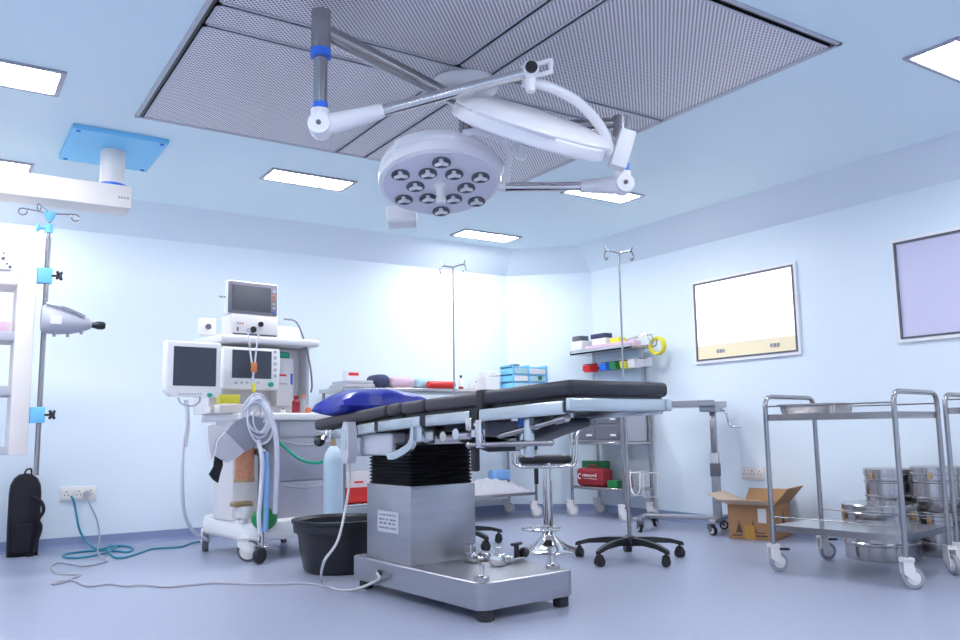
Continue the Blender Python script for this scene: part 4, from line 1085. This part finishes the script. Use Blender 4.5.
for x in (.05, .12, .19): ft.cyl((x, -.02, -.10+.02*(x > .15)), (x, -.02, -.06), .009, n=10)
ft.build('feet', 'grey', dv)
lbm = MB(); lbm.box(.02, .08, -.0785, -.06, -.035, .015, .002, 1); lbm.build('panel', 'offwhite', dv)

# ------------------------------------------------------------------ black carry bag
bg = thing('carry_bag', 'tall black zipped bag standing against the back wall at left', 'bag', (.56, 6.60, 0))
pts = [(-.10, .0), (.085, .0), (.09, .2), (.088, .42), (.082, .475), (.062, .52), (.03, .547), (-.01, .555), (-.05, .547), (-.08, .52), (-.10, .475), (-.105, .42), (-.105, .2)]
def bagring(y, k): return [V((x*k, y, .27+(z-.27)*k)) for x, z in pts]
mb = MB(); mb.ring_loft([bagring(-.06, .93), bagring(-.045, 1), bagring(.03, 1), bagring(.05, .95)]); mb.bm.verts.ensure_lookup_table()
mb.build('bag_body', 'fabric', bg)
MB().box(-.075, .04, -.085, -.055, .03, .22, .014, 3).build('front_pocket', 'fabric', bg)
MB().tube(spline([(.03, -.07, .40), (.085, -.10, .36), (.10, -.10, .30), (.075, -.085, .24), (.09, -.09, .18), (.05, -.08, .03)], 6), .012, 6).build('shoulder_strap', 'fabric', bg)
MB().tube(spline([(-.02, 0, .55), (-.005, 0, .58), (.02, 0, .582), (.025, 0, .548)], 5), .006, 8).build('grab_loop', 'fabric', bg)
MB().box(.01, .06, -.09, -.04, 0, .02, .006, 1).build('strap_tail', 'fabric', bg)

# ------------------------------------------------------------------ floor cables
def fl(px, py, z=.006): return at_z(px, py, z)
sk = V((.79, YB, .335))
p1 = V((.86, YB-.03, .375)); p2 = V((.965, YB-.03, .385))
pg = MB(); pg.cyl(p2+V((0, .012, 0)), p2+V((0, -.02, 0)), .022, n=14)
cd = [p1, p1+V((.02, -.02, -.05)), V((.92, YB-.06, .14)), V((.97, YB-.09, .05)), fl(97, 549, .008), fl(118, 546), fl(132, 548), fl(128, 552), fl(104, 550, .009), fl(72, 553), fl(63, 556), fl(70, 558), fl(92, 556, .012), fl(110, 551, .012), fl(118, 543.5), fl(112, 543), fl(108, 549, .014), fl(112, 556), fl(122, 558), fl(140, 553), fl(152, 549), fl(180, 547), fl(192, 543), fl(207, 541)]
t = tagged(MB().tube(spline(cd, 8), .0075, 8), 'extension_cord', 'teal', 'teal power cord coiled on the floor below the left socket', 'cord')
cd = [p2+V((0, -.02, 0)), p2+V((.01, -.04, -.06)), V((1.03, YB-.08, .2)), V((1.05, YB-.1, .08)), fl(98, 553, .032), fl(107, 561), fl(85, 566), fl(70, 564), fl(58, 563), fl(51, 567), fl(56, 573), fl(74, 574.5), fl(80, 575), fl(64, 582), fl(52, 584), fl(70, 580), fl(88, 586), fl(110, 584), fl(125, 586), fl(143, 585), fl(165, 587), fl(190, 585), fl(215, 583), fl(250, 584), fl(285, 584), fl(300, 583.5), fl(318, 585), fl(328, 588)]
wc = thing('power_cord', 'thin pale cord wandering over the floor from the left socket to the table', 'cord', (0, 0, 0))
MB().tube(spline(cd, 8), .0055, 8).build('cord_line', 'cordg', wc)
pg.build('plug', 'lgrey', wc)

# ------------------------------------------------------------------ surgical lights
sl = thing('surgical_light', 'double-headed white surgical lamp with steel arms mounted on ceiling above table', 'surgical lamp', (0, 0, 0))
hub = V((2.148, 3.386, 0))
MB().lathe([(.17, ZC-.0195), (.17, ZC-.03), (.165, ZC-.05), (.14, ZC-.075), (.09, ZC-.09), (.06, ZC-.095)], hub, 40).build('canopy', 'lavwhite', sl)
MB().cyl(hub+V((0, 0, ZC-.09)), hub+V((0, 0, 2.27)), .034, n=24).build('spindle', 'tube', sl)
MB().cyl(hub+V((0, 0, 2.245)), hub+V((0, 0, 2.272)), .038, n=24).build('blue_ring', 'blue', sl)
A1 = at_z(321, 30, 2.43)
z1 = 2.43
h1 = hub+V((0, 0, z1+.0))
MB().cyl(h1, V((A1.x, A1.y, z1)), .036, n=24).build('extension_arm', 'tube', sl)
def vz(P, y):
    lo, hi = -1, 4
    for _ in range(50):
        m_ = (lo+hi)/2; q = V((P.x, P.y, m_))-C0; yy = 320+FPX*q.dot(dn)/q.dot(fw)
        if yy > y: lo = m_
        else: hi = m_
    return lo
B = V((A1.x, A1.y, 0))
def seg(P, y0, y1, r, name, m, n=24): MB().cyl(P+V((0, 0, vz(P, y0))), P+V((0, 0, vz(P, y1))), r, n=n).build(name, m, sl)
seg(B, 12, 51, .040, 'drop_sleeve', 'tube'); seg(B, 50, 57.5, .042, 'blue_ring', 'blue'); seg(B, 57, 105, .028, 'drop_tube', 'tube'); seg(B, 103, 111, .031, 'blue_ring', 'blue')
E1 = B+V((0, 0, vz(B, 124)))
S1 = at_z(530, 72, 2.26)
dir1 = (S1-E1).normalized()
def elbow(E, zt_b, d, L0, name, r=.036, tubeend=None, tr_=.022):
    el = MB(); el.cyl(V((E.x, E.y, zt_b)), V((E.x, E.y, E.z-.02)), r, n=24); el.ball(E+V((0, 0, -.015)), r*1.03, (1, 1, 1.1)); 
    side = d.cross(V((0, 0, 1))).normalized()
    el.lathe([(r*1.15, -.045), (r*1.2, -.035), (r*1.2, .035), (r*1.15, .045)], E+V((0, 0, -.01)), 26, axisQ(side))
    o = el.build('elbow', 'lavwhite', sl)
    pin = MB(); pin.cyl(E+side*-.052+V((0, 0, -.01)), E+side*.052+V((0, 0, -.01)), .010, n=12); pin.build('pivot_pin', 'dgrey', o)
    up = side.cross(d).normalized(); rings = []
    for t_, w, h_ in ((.0, .032, .040), (.06, .034, .042), (L0*.6, .034, .036), (L0, .030, .030), (L0+.012, .026, .026)):
        c = E+d*t_+V((0, 0, -.01)); rings.append([c+side*(w*cos(2*pi*i/20))+up*(h_*sin(2*pi*i/20)) for i in range(20)])
    MB().ring_loft(rings).build('arm_sleeve', 'lavwhite', sl)
    MB().cyl(E+d*(L0-.01)+V((0, 0, -.01)), tubeend, tr_, n=20).build('spring_arm', 'chrome', sl)
elbow(E1, vz(B, 110), dir1, .25, 'one', .038, S1-dir1*.03, .0235)
# bracket at the end of the first spring arm
br = MB(); Q1 = axisQ(dir1)
br.cyl(S1-dir1*.03, S1+dir1*.005, .033, n=22)
s1 = dir1.cross(V((0, 0, 1))).normalized()
br.cyl(S1-s1*.045, S1+s1*.045, .032, n=22)
br.cyl(S1, S1+V((0, 0, -.085)), .024, .02, n=18)
for dz in (.028, -.022): br.tube([S1+s1*-.0+V((0, 0, dz)), S1+dir1*.095+V((0, 0, dz))], .010, 8)
br.tube([S1+dir1*.09+V((0, 0, .03)), S1+dir1*.09+V((0, 0, -.025))], .010, 8)
br.build('arm_bracket', 'lavwhite', sl)
sd = 1 if s1.dot(C0-S1) > 0 else -1
MB().cyl(S1+s1*sd*.0445, S1+s1*sd*.055, .025, n=22).build('bracket_cap', 'black', sl)
# lamp heads
def head(c, nrm, xdir, R, thick, leds, label_scale=1., lobes=True):
    z = V(nrm).normalized(); x = V(xdir); x = (x-z*x.dot(z)).normalized(); y = z.cross(x)
    Q = Matrix((x, y, z)).transposed().to_4x4(); X = Matrix.Translation(c) @ Q       # +z = away from the lit face
    n = 72
    def lobe(i): return 1+(.05*(1 if (sin(3*2*pi*i/n+.6) > .0) else -.2) if lobes else 0)
    mb = MB(X); rings = []
    for r, zz, lb in ((R*.94, 0, 0), (R*.985, .004, 0), (R, .015, 0), (R, .05, 0), (R*.99, .058, 1), (R*1.0, .066, 1), (R*.98, thick*.72, 1), (R*.9, thick*.9, .5), (R*.7, thick, 0), (R*.3, thick*1.06, 0)):
        rings.append([V((r*(1+(lobe(i)-1)*lb)*cos(2*pi*i/n), r*(1+(lobe(i)-1)*lb)*sin(2*pi*i/n), zz)) for i in range(n)])
    mb.ring_loft(rings); h_ = mb.build('lamp_head', 'lavwhite', sl)
    MB(X).lathe([(R*.92, -.004), (R*.92, .004)], (0, 0, 0), 64).build('lamp_face', 'lampface', h_)
    for (a, b) in leds:
        l_ = MB(X); l_.lathe([(.040, -.0005), (.042, -.007), (.037, -.008), (.030, -.003), (.001, -.002)], (a*R, b*R, -.004), 22); 
        l_.build('reflector_bowl', 'dgrey', h_)
        s_ = MB(X)
        for k in range(3):
            an = 2*pi*k/3+.5; s_.tube([V((a*R, b*R, -.010)), V((a*R+.032*cos(an), b*R+.032*sin(an), -.010))], [.011, .008], 6)
        s_.ball((a*R, b*R, -.010), .012, (1, 1, .6), 10); s_.build('led_highlight', 'lavwhite', h_)  # white star: the bowl's highlight put into shape and colour
    MB(X).lathe([(.030, 0), (.030, -.012), (.020, -.02), (.019, -.065), (.024, -.072), (.024, -.09), (.014, -.10), (.001, -.101)], (0, 0, -.002), 20).build('handle', 'white', h_)
    return h_, X
px = [(390, 230), (173, 280), (315, 280), (452, 290), (590, 312), (242, 342), (513, 362), (170, 408), (303, 408), (440, 417), (568, 438), (367, 482)]
# second head: face seen from below
hc2 = at_d(440.3, 184.5, 3.8)
R2 = .282
vdir = (hc2-C0).normalized()
nface = V((0, 0, -1)); tow = -V((vdir.x, vdir.y, 0)).normalized()
ft_ = radians(15.5); nf2 = (nface*cos(ft_)+tow*sin(ft_)).normalized()
nf2 = (nf2 + rt*.03).normalized()
x2 = rt
leds2 = [((a-375)/330, (b-345)/172) for a, b in px]
hd2, X2 = head(hc2, -nf2, x2, R2, .13, [(a, -b if False else b) for a, b in leds2])
# yoke of the second head
A2 = at_z(621, 124, 2.2); B2 = V((A2.x, A2.y, 0))
MB().cyl(hub+V((0, 0, 2.295)), V((A2.x, A2.y, 2.205)), .026, n=20).build('extension_arm', 'tube', sl)
seg(B2, 117, 135, .040, 'drop_sleeve', 'tube'); seg(B2, 134, 166, .022, 'drop_tube', 'tube'); seg(B2, 164, 173, .031, 'blue_ring', 'blue')
E2 = B2+V((0, 0, vz(B2, 183)))
S2 = at_d(505, 187, 3.78)
dir2 = (S2-E2).normalized()
elbow(E2, vz(B2, 172), dir2, .19, 'two', .036, S2, .0215)
Xr = X2.to_3x3()
e2 = lambda a, b, z: X2 @ V((a*R2, b*R2, z))
MB().tube(spline([S2+dir2*.03, S2, e2(1.10, -.10, .05), e2(1.12, -.38, .08), e2(.95, -.68, .10), e2(.65, -.88, .10), e2(.4, -.86, .10)], 7), .016, 12).build('yoke', 'lavwhite', hd2)
MB(X2).box(-.97*R2, -.45*R2, .84*R2, 1.17*R2, -.04, .055, .015, 3).build('control_box', 'white', hd2)
mb = MB(X2)
for k in range(2): mb.cyl((-.6*R2+.03*k, 1.05*R2, -.038), (-.6*R2+.03*k, 1.05*R2, -.034), .006, n=10)
mb.build('control_buttons', 'dgrey', hd2)
# first head: seen edge-on, tipped
hc1 = at_d(531, 124, 3.62)
v1 = (hc1-C0).normalized(); up1 = (rt*.30-dn*.95); up1 = (up1-v1*up1.dot(v1)).normalized(); up1 = (up1*cos(radians(4))-v1*sin(radians(4))).normalized()
R1 = .345
hd1, X1 = head(hc1-up1*.06, up1, rt*.95+dn*.3, R1, .115, leds2)
e1 = lambda a, b, z: X1 @ V((a*R1, b*R1, z))
MB().tube(spline([at_d(522, 82, 3.47), at_d(538, 84, 3.47), at_d(556, 90, 3.49), at_d(576, 101, 3.52), at_d(593, 117, 3.56), at_d(605, 135, 3.60), e1(1.04, 0, .05), e1(.93, 0, .05)], 7), .022, 14).build('yoke', 'lavwhite', hd1)
Xb = Matrix.Translation(at_d(622, 150, 3.66)) @ Matrix((rt, fw, -dn)).transposed().to_4x4() @ Matrix.Rotation(radians(17), 4, 'Y')
MB(Xb).box(-.036, .036, -.05, .05, -.085, .085, .008, 2).build('control_box', 'white', hd1)
MB().tube([e1(1.0, 0, .05), at_d(616, 150, 3.66)], .018, 10).build('control_stem', 'lavwhite', hd1)

# ------------------------------------------------------------------ world + view
w = bpy.data.worlds.new('world'); S.world = w; w.use_nodes = True
w.node_tree.nodes['Background'].inputs[0].default_value = (.6, .7, .9, 1); w.node_tree.nodes['Background'].inputs[1].default_value = .3
S.view_settings.view_transform = 'Standard'; S.view_settings.look = 'None'; S.view_settings.gamma = 1; S.view_settings.use_curve_mapping = False
S.view_settings.exposure = 0.0
S.cycles.use_denoising = True
S.cycles.max_bounces = 8; S.cycles.diffuse_bounces = 5; S.cycles.glossy_bounces = 4; S.cycles.transparent_max_bounces = 8
S.cycles.sample_clamp_indirect = 6
for m in M.values():
    if 'b' in m: del m['b']
